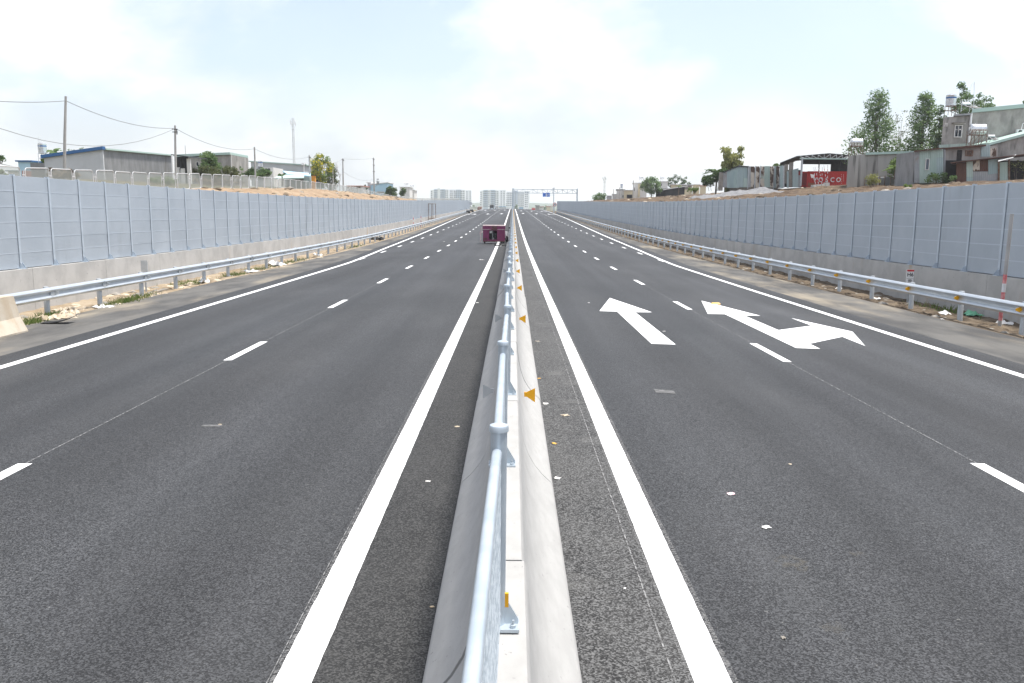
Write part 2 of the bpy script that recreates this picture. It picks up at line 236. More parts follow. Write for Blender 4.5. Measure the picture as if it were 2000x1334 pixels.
def screen_mat():   # fine woven wire: half of the area is open
    m = pm('wire_screen', (0.34, 0.375, 0.36), rough=0.6, metal=0.2); t = m.node_tree; p = t.nodes['Principled BSDF']; o = t.nodes['Material Output']
    tr = N('ShaderNodeBsdfTransparent', t); ms = N('ShaderNodeMixShader', t); ms.inputs[0].default_value = 0.5; L(tr.outputs[0], ms.inputs[1], t); L(p.outputs[0], ms.inputs[2], t); L(ms.outputs[0], o.inputs['Surface'], t)
screen_mat()

# ------------------------------------------------------------------ helpers
def tag(o, label=None, cat=None, group=None, kind=None):
    if label: o['label'] = label
    if cat: o['category'] = cat
    if group: o['group'] = group
    if kind: o['kind'] = kind
    return o
def thing(name, label, cat, loc=(0, 0, 0), rz=0, group=None):
    o = bpy.data.objects.new(name, None); C.objects.link(o); o.location = loc; o.rotation_euler = (0, 0, rz); o.empty_display_size = 0.3
    return tag(o, label, cat, group)
def obj(name, mesh, parent=None, loc=(0, 0, 0), rot=(0, 0, 0)):
    o = bpy.data.objects.new(name, mesh); C.objects.link(o); o.location = loc; o.rotation_euler = rot
    if parent is not None: o.parent = parent
    return o
def wloc(o):
    v = Vector((0, 0, 0))
    while o is not None: v += o.location; o = o.parent
    return v
class MB:
    def __init__(s): s.v = []; s.f = []; s.sm = False
    def add(s, vs, fs):
        n = len(s.v); s.v += [tuple(v) for v in vs]; s.f += [tuple(n+i for i in f) for f in fs]; return s
    def box(s, c, d, rz=0.0, rx=0.0):
        cx, cy, cz = c; hx, hy, hz = d[0]/2, d[1]/2, d[2]/2
        R = Matrix.Rotation(rz, 3, 'Z') @ Matrix.Rotation(rx, 3, 'X')
        vs = [Vector(c) + R @ Vector((x*hx, y*hy, z*hz)) for z in (-1, 1) for y in (-1, 1) for x in (-1, 1)]
        return s.add(vs, [(0, 2, 3, 1), (4, 5, 7, 6), (0, 1, 5, 4), (2, 6, 7, 3), (0, 4, 6, 2), (1, 3, 7, 5)])
    def hexa(s, vs): return s.add(vs, [(0, 3, 2, 1), (4, 5, 6, 7), (0, 1, 5, 4), (1, 2, 6, 5), (2, 3, 7, 6), (3, 0, 4, 7)])   # bottom loop, top loop
    def tube(s, pts, r, n=8, caps=True):
        pts = [Vector(p) for p in pts]; rs = r if isinstance(r, (list, tuple)) else [r]*len(pts); b0 = len(s.v); ref = None
        for i, p in enumerate(pts):
            t = (pts[min(i+1, len(pts)-1)] - pts[max(i-1, 0)]).normalized()
            if ref is None: ref = t.orthogonal().normalized()
            a = (ref - t*ref.dot(t)).normalized(); b = t.cross(a); ref = a
            for k in range(n): s.v.append(tuple(p + (a*cos(2*pi*k/n) + b*sin(2*pi*k/n))*rs[i]))
        for i in range(len(pts)-1):
            for k in range(n): s.f.append((b0+i*n+k, b0+i*n+(k+1) % n, b0+(i+1)*n+(k+1) % n, b0+(i+1)*n+k))
        if caps: s.f.append(tuple(b0+k for k in reversed(range(n)))); s.f.append(tuple(b0+(len(pts)-1)*n+k for k in range(n)))
        return s
    def prism(s, poly, off):     # poly: list of 3-D points, extruded by vector off
        n = len(poly); off = Vector(off); vs = [Vector(p) for p in poly] + [Vector(p)+off for p in poly]
        return s.add(vs, [tuple(range(n))[::-1], tuple(range(n, 2*n))] + [(i, (i+1) % n, n+(i+1) % n, n+i) for i in range(n)])
    def lathe(s, c, prof, n=20, axis='Z'):   # prof: (radius, height)
        b0 = len(s.v); c = Vector(c)
        for r, h in prof:
            for k in range(n):
                a = 2*pi*k/n; q = Vector((r*cos(a), r*sin(a), h)) if axis == 'Z' else (Vector((h, r*cos(a), r*sin(a))) if axis == 'X' else Vector((r*cos(a), h, r*sin(a))))
                s.v.append(tuple(c+q))
        for i in range(len(prof)-1):
            for k in range(n): s.f.append((b0+i*n+k, b0+i*n+(k+1) % n, b0+(i+1)*n+(k+1) % n, b0+(i+1)*n+k))
        s.f.append(tuple(b0+k for k in range(n))); s.f.append(tuple(b0+(len(prof)-1)*n+k for k in range(n))); return s
    def mesh(s, name, mat, off=(0, 0, 0), smooth=False):
        me = bpy.data.meshes.new(name); ox, oy, oz = off
        me.from_pydata([(x-ox, y-oy, z-oz) for x, y, z in s.v], [], s.f); me.materials.append(M[mat] if isinstance(mat, str) else mat)
        if smooth or s.sm:
            me.polygons.foreach_set('use_smooth', [True]*len(me.polygons)); me.set_sharp_from_angle(angle=radians(38))
        me.update(); return me
    def build(s, name, mat, parent=None, smooth=False, local=False, label=None):
        off = (0, 0, 0) if (local or parent is None) else wloc(parent)
        o = obj(name, s.mesh(name, mat, off, smooth), parent)
        if label: o['label'] = label
        return o
    def solo(s, name, mat, label, cat, group=None, smooth=False):   # a thing that is one mesh
        cx = sum(v[0] for v in s.v)/len(s.v); cy = sum(v[1] for v in s.v)/len(s.v); cz = min(v[2] for v in s.v)
        o = obj(name, s.mesh(name, mat, (cx, cy, cz), smooth), None, (cx, cy, cz)); return tag(o, label, cat, group)
def B(): return MB()
def lerpt(tab, v):
    if v <= tab[0][0]: return tab[0][1]
    for (a, p), (b, q) in zip(tab, tab[1:]):
        if v <= b: return p + (q-p)*(v-a)/(b-a)
    return tab[-1][1]
def text_mesh(name, body, size, mat, width=None, extrude=0.004):
    cu = bpy.data.curves.new(name, 'FONT'); cu.body = body; cu.size = size; cu.extrude = extrude; cu.align_x = 'CENTER'; cu.align_y = 'CENTER'; cu.resolution_u = 3; cu.offset = size*0.018
    o = bpy.data.objects.new(name, cu); S.collection.objects.link(o); dg = bpy.context.evaluated_depsgraph_get(); me = bpy.data.meshes.new_from_object(o.evaluated_get(dg)); bpy.data.objects.remove(o)
    me.materials.clear(); me.materials.append(M[mat]); return me
def nz3(x, y, z=0.0): return mnoise.noise(Vector((x, y, z)))
def fbm(x, y, z=0.0, o=4): return mnoise.fractal(Vector((x, y, z)), 1.0, 2.0, o)

# ------------------------------------------------------------------ the lie of the land
PROF = [(-60, .57), (-30, .30), (0, .025), (20, -.155), (36, -.295), (50, -.372), (62, -.405), (76, -.40), (90, -.345), (120, -.17), (152, .07), (200, .42), (260, .84), (300, 1.12), (343, 1.37), (375, 1.49), (400, 1.53), (425, 1.5), (480, 1.1), (600, -1), (800, -6), (1000, -8), (20000, -8)]
def rz_(Y): return lerpt(PROF, Y)
def rz(Y): return (rz_(Y-6) + rz_(Y) + rz_(Y+6))/3 if Y > 20 else rz_(Y)
EDGE = [(45, 8.58), (62, 9.25), (75, 9.6), (125, 10.6), (200, 11.9), (267, 12.55), (350, 13.1), (420, 13.4), (1000, 13.4)]
def edge(Y): return lerpt(EDGE, Y)
def asph(Y): return edge(Y) + 0.75
GUARD = [(60, 12.0), (150, 12.6), (267, 13.45), (300, 13.6)]
def guard(Y): return lerpt(GUARD, Y)
def shed(Y): return max(guard(Y) - 0.45, asph(Y)+0.05)          # outer rim of the paved shoulder
def roadz(X, Y): return rz(Y) - 0.025*abs(X)
WALLX, WTOP, WBOT = 14.0, 3.38, 0.78
WALL_END = {1: 270.0, -1: 279.0}
FBL = [(0, 2.8), (36, 3.0), (48, 3.25), (56, 3.45), (67, 3.7), (84, 4.0), (98, 4.0), (120, 3.8), (147, 3.35), (175, 3.25), (230, 3.7), (280, 4.1)]
def gz(X, Y):
    """height of the natural ground"""
    ax = abs(X); low = rz(Y) - 0.75
    if ax < 14.12: return low - 0.25
    if X < 0:
        w = min(rz(Y)+3.22, lerpt(FBL, Y)-0.1); f = lerpt(FBL, Y)
        if ax < 20: h = w + (f-w)*(ax-14.3)/5.7
        else: h = f + min(1.0, (ax-20)/25)*0.9
        if 50 < Y < 165 and ax < 20: h += 0.28*max(0, 1-abs(ax-17.4)/2.8)*min(1, (Y-50)/15)*min(1, (165-Y)/30) + 0.16*fbm(X*0.8, Y*0.35)
    else:
        w = rz(Y)+3.15; f = 5.55 - .55*max(0, min(1, (108-Y)/20)); k = min(1.0, max(0.0, (ax-14.3)/28)); h = w + (f-w)*(k**1.12)
        if ax < 40: h += (0.17*fbm(X*0.33, Y*0.16, 3) + 0.20*fbm(X*1.3, Y*0.9, 7))*min(1, (ax-14.2)/4)
    y0 = 212 + (min(ax, 70)-14)*2.4
    if Y > y0:
        k = min(1, (Y-y0)/60); k = k*k*(3-2*k); h = h*(1-k) + (rz(Y)-0.8)*k
    return h
# ground: one sheet out to the horizon
xs = [-9000, -4000, -1500, -600, -300, -160, -110, -80, -62, -50, -42, -36, -30, -26, -23]
xs += [-20 + 0.45*i for i in range(13)] + [-14.2, -14.1, -12, -6, 0, 6, 12, 14.1, 14.2] + [14.7 + 0.62*i for i in range(44)] + [44, 50, 60, 80, 110, 160, 300, 600, 1500, 4000, 9000]
ys = [-400, -120, -40, -10, 5, 14, 20] + [22 + 1.0*i for i in range(290)] + [318, 330, 345, 360, 380, 400, 425, 450, 500, 560, 650, 800, 1000, 1500, 2500, 4500, 9000, 16000]
g = B(); nx = len(xs)
g.v = [(x, y, gz(x, y)) for y in ys for x in xs]
g.f = [(j*nx+i, j*nx+i+1, (j+1)*nx+i+1, (j+1)*nx+i) for j in range(len(ys)-1) for i in range(nx-1)]
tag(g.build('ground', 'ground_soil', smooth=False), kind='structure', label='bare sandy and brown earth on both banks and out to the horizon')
# carriageway, shoulders, verges as strips that follow the alignment
YS = [-12 + 2*i for i in range(40)] + [70 + 5*i for i in range(80)] + [480, 500, 530, 570, 620, 700, 800, 1000]
def strip(fx, zf, ys, cols):
    m = B()
    for y in ys:
        for k in range(cols+1): x = fx(y, k/cols); m.v.append((x, y, zf(x, y)))
    for j in range(len(ys)-1):
        for k in range(cols): a = j*(cols+1)+k; m.f.append((a, a+1, a+cols+2, a+cols+1))
    return m
road = tag(strip(lambda y, t: -asph(y) + 2*asph(y)*t, roadz, YS, 12).build('road', 'asphalt'), kind='structure', label='dark new asphalt carriageways with white markings')
road.data.polygons.foreach_set('use_smooth', [False]*len(road.data.polygons))
YN = [y for y in YS if y <= 425]
for s in (-1, 1):
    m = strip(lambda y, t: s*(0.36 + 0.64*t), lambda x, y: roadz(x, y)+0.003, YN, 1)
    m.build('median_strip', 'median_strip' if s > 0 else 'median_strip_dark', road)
    m = strip(lambda y, t: s*(asph(y) + (shed(y)-asph(y))*t), lambda x, y: roadz(x, y) - 0.004, YN, 2)
    tag(m.build('shoulder', 'shoulder_asphalt'), kind='structure', label='dusty pale asphalt shoulder on the %s' % ('right' if s > 0 else 'left'))
    vy = [8+0.16*i for i in range(300)] + [56 + 0.5*i for i in range(190)] + [151+2*i for i in range(75)]
    def vz(x, y, s=s):
        t = (abs(x)-shed(y))/(13.98-shed(y)); b = roadz(shed(y), y) - 0.015 - 0.16*max(0, t)
        e = min(1, t*4); r = 0.05*fbm(x*1.7, y*1.7, 2+s) + 0.028*fbm(x*6, y*6, 5+s)
        if s > 0: r = r*1.25 + 0.05*max(0, fbm(x*3.2, y*2.2, 9))
        return b + r*e
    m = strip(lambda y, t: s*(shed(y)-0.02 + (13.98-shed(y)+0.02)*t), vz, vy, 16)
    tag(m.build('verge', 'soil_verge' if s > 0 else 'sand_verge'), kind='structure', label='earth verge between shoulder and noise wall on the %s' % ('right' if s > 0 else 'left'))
def vergez(X, Y): return roadz(shed(Y), Y) - 0.015 - 0.16*max(0, (abs(X)-shed(Y))/(13.98-shed(Y)))
# ---- painted markings: pieces of the road
def flat(poly, dz=0.004):   # polygon of (x, y) laid on the road
    return [(x, y, roadz(x, y)+dz) for x, y in poly]
def pline(fx, w, y0, y1, name='edge_line', mat='paint_white', dz=0.004, step=None):
    rag = mat == 'paint_white'; yy = [y0+.06*i for i in range(int((min(y1, 22)-y0)/.06))] if rag else []; yy = [y for y in yy if y > 2.5]; y0_ = yy[-1] if yy else y0
    yy = ([y0] if rag and yy else []) + yy + [y for y in YS if y0_ < y < y1]; yy = (yy if rag and yy else [y0]+yy)+[y1]; m = B()
    for y in yy:
        x = fx(y); e1, e2 = (.004*fbm(x*9, y*7, 1, 3), .004*fbm(x*9, y*7, 4, 3)) if rag and y < 22 else (0, 0); m.v += [(x-w/2+e1, y, roadz(x-w/2, y)+dz), (x+w/2+e2, y, roadz(x+w/2, y)+dz)]
    m.f = [(2*i, 2*i+1, 2*i+3, 2*i+2) for i in range(len(yy)-1)]; return m.build(name, mat, road)
for s in (-1, 1):
    pline(lambda y: s*1.1, 0.2, -10, 430); pline(lambda y: s*edge(y), 0.2, -10, 430)
    pline(lambda y: s*4.86, 0.014, -6, 34, 'setting_out_line', 'chalk', 0.0035)
pline(lambda y: 0.90, 0.010, -2, 60, 'setting_out_line', 'chalk', 0.0072); pline(lambda y: -1.235, 0.006, -2, 14, 'setting_out_line', 'chalk', 0.0035)
pline(lambda y: 1.215, 0.045, -2, 60, 'grey_fringe', 'grey_fringe', 0.0028); pline(lambda y: -1.21, 0.03, -2, 40, 'grey_fringe', 'grey_fringe', 0.0028); pline(lambda y: 0.988, 0.025, -2, 40, 'grey_fringe', 'grey_fringe', 0.0065)  # thin broken grey fringes along the edges of the inner lines
for s in (-1, 1):
    y0 = 14.3 if s < 0 else 14.55
    for k in range(-2, 49):
        y = y0 + 8.25*k
        if y > 410: break
        for X in (4.86, 8.58):
            if X > 8 and y < 47: continue
            x = s*X; m = B(); m.add(flat([(x-.075, y), (x+.075, y), (x+.075, y+2.15), (x-.075, y+2.15)]), [(0, 1, 2, 3)]); m.build('lane_dash', 'paint_white', road)
def arrow_ahead(x, y, d=1):
    P = [(-.235, 0), (.235, 0), (.235, 5.5), (.69, 5.6), (0, 9.2), (-.69, 5.5), (-.235, 5.5)]
    m = B(); m.add(flat([(x+a, y+d*b) for a, b in P]), [(0, 1, 2, 6), (5, 6, 2, 3, 4)]); m.build('lane_arrow', 'paint_white', road)
def arrow_turn(x, y, d=1, w=1):
    P = [(-.235, 0), (.235, 0), (.25, .65), (1.40, 1.9), (1.36, .6), (2.0, 2.85), (1.38, 5.25), (1.38, 3.75), (.26, 2.7), (.24, 5.5), (.68, 5.55), (-.05, 9.2), (-.68, 5.6), (-.22, 5.65)]
    m = B(); m.add(flat([(x+w*a, y+d*b) for a, b in P]), [(0, 1, 2, 8, 9, 13), (2, 3, 7, 8), (3, 4, 5, 6, 7), (13, 9, 10, 11, 12)]); m.build('turn_arrow', 'paint_white', road)
arrow_ahead(2.98, 16.2); arrow_turn(5.81, 16.25)
for yy in (236, 296): arrow_ahead(2.98, yy); arrow_ahead(6.7, yy+1); arrow_turn(10.2, yy)
for yy in (226, 318): arrow_ahead(-2.98, yy+9.2, -1); arrow_ahead(-6.7, yy+9.2, -1); arrow_turn(-10.2, yy+9.2, -1, -1)
q = B(); q.add(flat([(2.05, 11.55), (2.32, 11.5), (2.33, 11.72), (2.06, 11.78)]), [(0, 1, 2, 3)]); q.build('paint_smudge', 'paint_worn', road)
q = B(); q.add(flat([(-3.62, 9.62), (-3.38, 9.6), (-3.36, 9.68), (-3.6, 9.7)]), [(0, 1, 2, 3)]); q.build('paint_smudge', 'paint_worn', road)
def blot(cx, cy, rx_, ry_, name='dust_patch', mat='dust_film', seed=0):
    R = random.Random(seed); P = [(cx+rx_*cos(k*pi/9)*R.uniform(.6, 1.1), cy+ry_*sin(k*pi/9)*R.uniform(.6, 1.1)) for k in range(18)]; m = B(); m.add(flat(P, .0025), [tuple(range(18))]); m.build(name, mat, road)
for i, (x, y, rx_, ry_) in enumerate([(2.05, 5.72, .13, .16), (1.98, 4.75, .10, .10), (2.6, 5.9, .07, .08)]): blot(x, y, rx_, ry_, seed=i)
# far hills and woods
h = B(); yy = [2600, 3400, 4300]
xx = [-3500 + 14*i for i in range(500)]
for j, Y in enumerate(yy):
    for x in xx: h.v.append((x, Y, -9 if j == 0 else 2.42 + Y*(0.0032 if j == 1 else 0.0044) + 3.0*fbm(x*0.006, j*9) + 2.4*fbm(x*0.05, j*5)))
n = len(xx); h.f = [(j*n+i, j*n+i+1, (j+1)*n+i+1, (j+1)*n+i) for j in range(2) for i in range(n-1)]
tag(h.build('hills', 'far_wood', smooth=True), kind='structure', label='low wooded hills along the horizon')

# ------------------------------------------------------------------ median barrier
SEG = 3.4; PR = [(.405, -.03), (.405, .05), (.385, .085), (.315, .15), (.245, .235), (.19, .33), (.15, .44), (.125, .56), (.108, .68), (.100, .785), (.088, .81)]
def barrier_mesh():
    m = B(); P = PR + [(-x, z) for x, z in reversed(PR)]; n = len(P); a, b = 0.007, SEG-0.007
    for y in (a, b): m.v += [(x, y, z) for x, z in P]
    m.f = [(i, i+1, n+i+1, n+i) for i in range(n-1)] + [tuple(range(n))[::-1], tuple(range(n, 2*n))]
    return m.mesh('barrier_segment', 'barrier_concrete', smooth=True)
def joint_mesh():
    m = B(); P = [(x-0.014 if x > .1 else x-.012, z-0.006) for x, z in PR]; P = P + [(-x, z) for x, z in reversed(P)]; n = len(P)
    for y in (-.02, .02): m.v += [(x, y, z) for x, z in P]
    m.f = [(i, i+1, n+i+1, n+i) for i in range(n-1)] + [tuple(range(n))[::-1], tuple(range(n, 2*n))]; return m.mesh('joint', 'joint_dark')
def refl_mesh(name, mat, s):
    m = B(); P = [(s*.195, .42), (s*.285, .36), (s*.285, .52), (s*.195, .475)]; m.prism([(x, 0, z) for x, z in P], (0, .006, 0)); m.box((s*.19, .012, .445), (.05, .02, .05)); return m.mesh(name, mat)
bar = thing('median_barrier', 'long pale concrete median barrier running up the middle of the road', 'barrier', (0, 0, 0))
bme, jme = barrier_mesh(), joint_mesh(); rfo, rfg = refl_mesh('reflector', 'reflector_orange', 1), refl_mesh('reflector', 'reflector_back', -1)
for k in range(-1, 112):
    y = 0.3 + SEG*k; z = rz(y); sl = atan2(rz(y+SEG)-rz(y), SEG)
    sg = obj('barrier_segment', bme, bar, (random.uniform(-.006, .006), y, z), (sl, 0, random.uniform(-.0012, .0012)))
    obj('joint', jme, bar, (0, y, z), (sl, 0, 0))
    if k % 2 == 0 and k >= 0:
        obj('reflector', rfo, bar, (0.005, y+SEG*0.58, rz(y+SEG*.58)), (0, 0, random.uniform(-.1, .1))); obj('reflector', rfg, bar, (-0.005, y+SEG*0.62, rz(y+SEG*.62)), (0, 0, random.uniform(-.1, .1)))
# steel screen fence on the barrier
FP = 2.16; FZ = 0.81
def post_mesh():
    m = B(); m.lathe((0, 0, FZ), [(.031, 0), (.031, .79)], 14); m.box((0, 0, FZ+.006), (.17, .11, .012))
    for s in (-1, 1): m.prism([(s*.03, -.004, FZ+.012), (s*.082, -.004, FZ+.012), (s*.082, -.004, FZ+.03), (s*.03, -.004, FZ+.12)], (0, .008, 0)); m.lathe((s*.062, -.035, FZ+.012), [(.012, 0), (.012, .012), (.005, .013), (.005, .03)], 8)
    return m.mesh('fence_post', 'galvanised', smooth=True)
def cap_mesh():
    m = B(); m.lathe((0, 0, FZ+.775), [(.034, 0), (.037, .003), (.037, .018), (.034, .026), (.02, .031), (.004, .032)], 18); return m.mesh('post_cap', 'galvanised', smooth=True)
def rail_mesh():
    m = B(); m.tube([(0, .03, FZ+.705), (0, .2, FZ+.715), (0, FP-.2, FZ+.715), (0, FP-.03, FZ+.705)], .019, 12); return m.mesh('top_rail', 'galvanised', smooth=True)
def frame_mesh():
    m = B()
    for z in (.075,): m.box((0.012, FP/2, FZ+z), (.012, FP-.075, .018))
    for y in (.045, FP-.045): m.box((0.008, y, FZ+.3875), (.02, .010, .62))
    return m.mesh('panel_frame', 'galvanised')
def expanded_mesh():
    m = B(); z0, z1 = FZ+.081, FZ+.70; y0, y1 = .051, FP-.051; H = z1-z0; px_, sl = .13, 2.1   # diamonds lie long-ways
    run = H*sl; k = y0 - run
    while k < y1:
        for d in (1, -1):
            ya, za, yb, zb = k, z0, k+run, z1
            if ya < y0: za = z0 + (y0-ya)/sl; ya = y0
            if yb > y1: zb = z1 - (yb-y1)/sl; yb = y1
            if yb-ya > .02:
                if d < 0: za, zb = z0+z1-za, z0+z1-zb
                t = .0065; x = .010 + d*.004
                m.hexa([(x-.003, ya, za-t), (x+.003, ya, za-t), (x+.003, yb, zb-t), (x-.003, yb, zb-t), (x-.003, ya, za+t), (x+.003, ya, za+t), (x+.003, yb, zb+t), (x-.003, yb, zb+t)])
        k += px_
    return m.mesh('wire_mesh', 'mesh_steel')
fen = thing('median_fence', 'galvanised steel mesh fence standing on top of the median barrier', 'fence', (0, 0, 0.8))
pme, cme, rme, fme, eme = post_mesh(), cap_mesh(), rail_mesh(), frame_mesh(), expanded_mesh()
offs = [random.gauss(0, .007) for _ in range(200)]; zof = [random.gauss(0, .006) for _ in range(200)]; offs[0] = -.04; offs[1] = -.026; offs[2] = .0; offs[3] = -.004; offs[4] = .006
for k in range(175):
    y = -1.26 + FP*k; z = rz(y)-0.8; x = -0.022 + offs[k]; x2 = -0.022 + offs[k+1]; sl = atan2(rz(y+FP)-rz(y), FP)
    p = obj('fence_post', pme, fen, (x, y, z+zof[k]), (random.gauss(0, .006), random.gauss(0, .006), 0))
    obj('post_cap', cme, p)
    r = (sl, 0, -(x2-x)/FP)
    obj('top_rail', rme, fen, (x, y, z+zof[k]), r); pf = obj('mesh_panel', fme, fen, (x, y, z), r)
    obj('wire_mesh', eme, pf)
st = B(); st.box((-.012+.030, 2.99, rz(3.0)+FZ+.15), (.014, .012, .055)); st.build('reflector', 'reflector_orange', fen)

# ------------------------------------------------------------------ guard rails
def wprof(L_):
    P = [(0, .155), (.012, .158), (.075, .115), (.083, .095), (.075, .072), (.010, .028), (.004, .0), (.010, -.028), (.075, -.072), (.083, -.095), (.075, -.115), (.012, -.158), (0, -.155)]
    Q = [(x-.008, z) for x, z in P]; m = B(); n = len(P); poly = P + Q[::-1]; N2 = len(poly)
    for y in (0, L_): m.v += [(x, y, z) for x, z in poly]
    m.f = [(i, (i+1) % N2, N2+(i+1) % N2, N2+i) for i in range(N2)]
    for e in (0, N2):
        for i in range(n-1): m.f.append((e+i, e+i+1, e+N2-2-i, e+N2-1-i))
    return m
GS = 2.83
beam = wprof(GS+.16).mesh('beam', 'rail_steel', smooth=True)
def gpost():
    m = B(); m.lathe((0, 0, -.6), [(.07, 0), (.07, 1.06), (.06, 1.075)], 14); return m.mesh('post', 'post_steel', smooth=True)
def gblock():
    m = B(); m.box((.02, 0, 0), (.11, .16, .2)); m.lathe((.1, .04, .0), [(.016, -.004), (.016, .004)], 8, 'X'); return m.mesh('spacer', 'post_steel')
def grefl(mat):
    m = B(); m.prism([(.0, 0, -.08), (.10, 0, -.045), (.15, 0, -.02), (.15, 0, .02), (.10, 0, .045), (.0, 0, .08)], (0, .008, 0)); return m.mesh('reflector', mat)
gp, gb, gr1, gr2 = gpost(), gblock(), grefl('reflector_orange'), grefl('reflector_back')
for s in (-1, 1):
    t = thing('guard_rail', 'galvanised W-beam guard rail with orange reflectors along the right shoulder' if s > 0 else 'galvanised W-beam guard rail with grey-backed reflectors along the left shoulder', 'guard rail', (s*12, 16, 0), group='guard rails beside the shoulders')
    o = wloc(t); y = 22.6 - GS*4 if s > 0 else 21.9-GS*1
    ybeg = y
    while y < WALL_END[s]-6:
        x, y2 = s*guard(y), y+GS; x2 = s*guard(y2); zb = rz(y)+.28; z2 = rz(y2)+.28
        yaw = -atan2(x2-x, GS); pit = atan2(z2-zb, GS)
        lean = random.gauss(0, .008)
        bm_ = obj('beam', beam, t, Vector((x-s*.02, y-.08, zb))-o, (pit, 0, yaw + (pi if s > 0 else 0)))
        if s > 0:      # rotated half a turn: starts at the far end
            bm_.location = Vector((x2-s*.02, y2+.08, z2))-o; bm_.rotation_euler = (-pit, 0, yaw+pi)
        po = obj('post', gp, t, Vector((x+s*.10, y, zb-.30))-o, (0, lean, 0)); obj('spacer', gb, t, Vector((x+s*.0, y, zb))-o, (0, 0, pi if s > 0 else 0))
        obj('reflector', gr1 if s > 0 else gr2, t, Vector((x-s*.02, y+(.12 if s < 0 else -.1), zb))-o, (0, 0, (pi if s > 0 else 0) + random.gauss(0, .12)))
        y = y2

# ------------------------------------------------------------------ noise walls
WS = 1.785; ROWS = 6; RH = (WTOP-WBOT)/ROWS; PW = WS-.06
def panel_mesh():
    m = B(); w, h, t, b = PW/2, RH-.002, .05, .003   # front face towards -Y
    m.v = [(-w, 0, 0), (w, 0, 0), (w, 0, h), (-w, 0, h), (-w+b, -b, b), (w-b, -b, b), (w-b, -b, h-b), (-w+b, -b, h-b), (-w, t, 0), (w, t, 0), (w, t, h), (-w, t, h)]
    m.f = [(4, 5, 6, 7), (0, 1, 5, 4), (1, 2, 6, 5), (2, 3, 7, 6), (3, 0, 4, 7), (8, 11, 10, 9), (0, 3, 11, 8), (1, 9, 10, 2), (3, 2, 10, 11), (0, 8, 9, 1)]
    return m.mesh('noise_panel', 'noise_panel_grey')
def lip_mesh():
    m = B(); m.box((0, -.004, RH+.002), (PW, .006, .03)); return m.mesh('panel_lip', 'panel_lip')
def wpost_mesh():
    m = B(); z0, z1 = WBOT-.02, WTOP+.03; h = z1-z0; c = (z0+z1)/2
    m.box((0, -.022, c), (.10, .012, h)); m.box((0, .075, c), (.10, .012, h)); m.box((0, .0265, c), (.012, .085, h))
    m.box((0, -.01, z0+.01), (.24, .24, .02))
    for sx in (-.045, .045): m.prism([(sx-.004, -.028, z0+.02), (sx-.004, -.125, z0+.02), (sx-.004, -.125, z0+.05), (sx-.004, -.028, z0+.2)], (.008, 0, 0))
    return m.mesh('wall_post', 'wall_post')
pan, lip, wps = panel_mesh(), lip_mesh(), wpost_mesh()
def raw_panel_wall(y0, s, k0, k1):
    m = B(); pv = [tuple(v.co) for v in pan.vertices]; pf = [tuple(p.vertices) for p in pan.polygons]; lv = [tuple(v.co) for v in lip.vertices]; lf = [tuple(p.vertices) for p in lip.polygons]; wv = [tuple(v.co) for v in wps.vertices]; wf = [tuple(p.vertices) for p in wps.polygons]
    A, L2, Wm = B(), B(), B(); R = Matrix.Rotation(-s*pi/2, 3, 'Z')
    for k in range(k0, k1):
        y = y0 + WS*k; z = rz(y)
        for r in range(ROWS):
            dx_ = random.gauss(0, .0012); c = Vector((s*WALLX+dx_, y+WS/2, (z+rz(y+WS))/2+WBOT+RH*r)); A.add([c + R @ Vector(v) for v in pv], pf)
            if r < ROWS-1: L2.add([c + R @ Vector(v) for v in lv], lf)
        c = Vector((s*WALLX, y, z)); Wm.add([c + R @ Vector(v) for v in wv], wf)
    return A, L2, Wm
for s in (-1, 1):
    y0 = (24.26 if s > 0 else 24.13) - WS*7; nb = int((WALL_END[s]-y0)/WS)
    t = thing('noise_wall', 'shaded grey panelled noise wall on concrete footing along the right verge' if s > 0 else 'sunlit pale grey panelled noise wall on concrete footing along the left verge', 'noise wall', (s*WALLX, 15, 0), group='noise walls on both sides')
    o = wloc(t); rot = (0, 0, -s*pi/2)
    near = 36
    for k in range(0, near):
        y = y0 + WS*k; z = rz(y)
        for r in range(ROWS):
            sag = -.012 if (s > 0 and random.random() < .05) else 0
            p = obj('noise_panel', pan, t, Vector((s*WALLX + random.gauss(0, .0012), y+WS/2, z+(rz(y+WS)-z)/2+WBOT+RH*r+sag))-o, (random.gauss(0, .0022), s*(rz(y+WS)-z)/WS, rot[2]+random.gauss(0, .0015)))
            if r < ROWS-1: obj('panel_lip', lip, p)
        obj('wall_post', wps, t, Vector((s*WALLX, y, z))-o, (0, random.gauss(0, .0015), rot[2]))
    A, L2, Wm = raw_panel_wall(y0, s, near, nb+1)
    for m_, nm, mt in ((A, 'noise_panel', 'noise_panel_grey'), (L2, 'panel_lip', 'panel_lip'), (Wm, 'wall_post', 'wall_post')): tag(m_.build(nm, mt, t), kind='stuff')
    y = y0 - .5; k = 0
    while y < WALL_END[s]+.4:
        ln = 4.45; e = min(y+ln, WALL_END[s]+.6); m = B(); za, zb = rz(y), rz(e)
        m.hexa([(s*(WALLX-.13), y+.006, za-1.0), (s*(WALLX+.2), y+.006, za-1.0), (s*(WALLX+.2), e-.006, zb-1.0), (s*(WALLX-.13), e-.006, zb-1.0),
                (s*(WALLX-.13), y+.006, za+WBOT-.02), (s*(WALLX+.2), y+.006, za+WBOT-.02), (s*(WALLX+.2), e-.006, zb+WBOT-.02), (s*(WALLX-.13), e-.006, zb+WBOT-.02)])
        m.build('footing', 'wall_concrete', t); y += ln

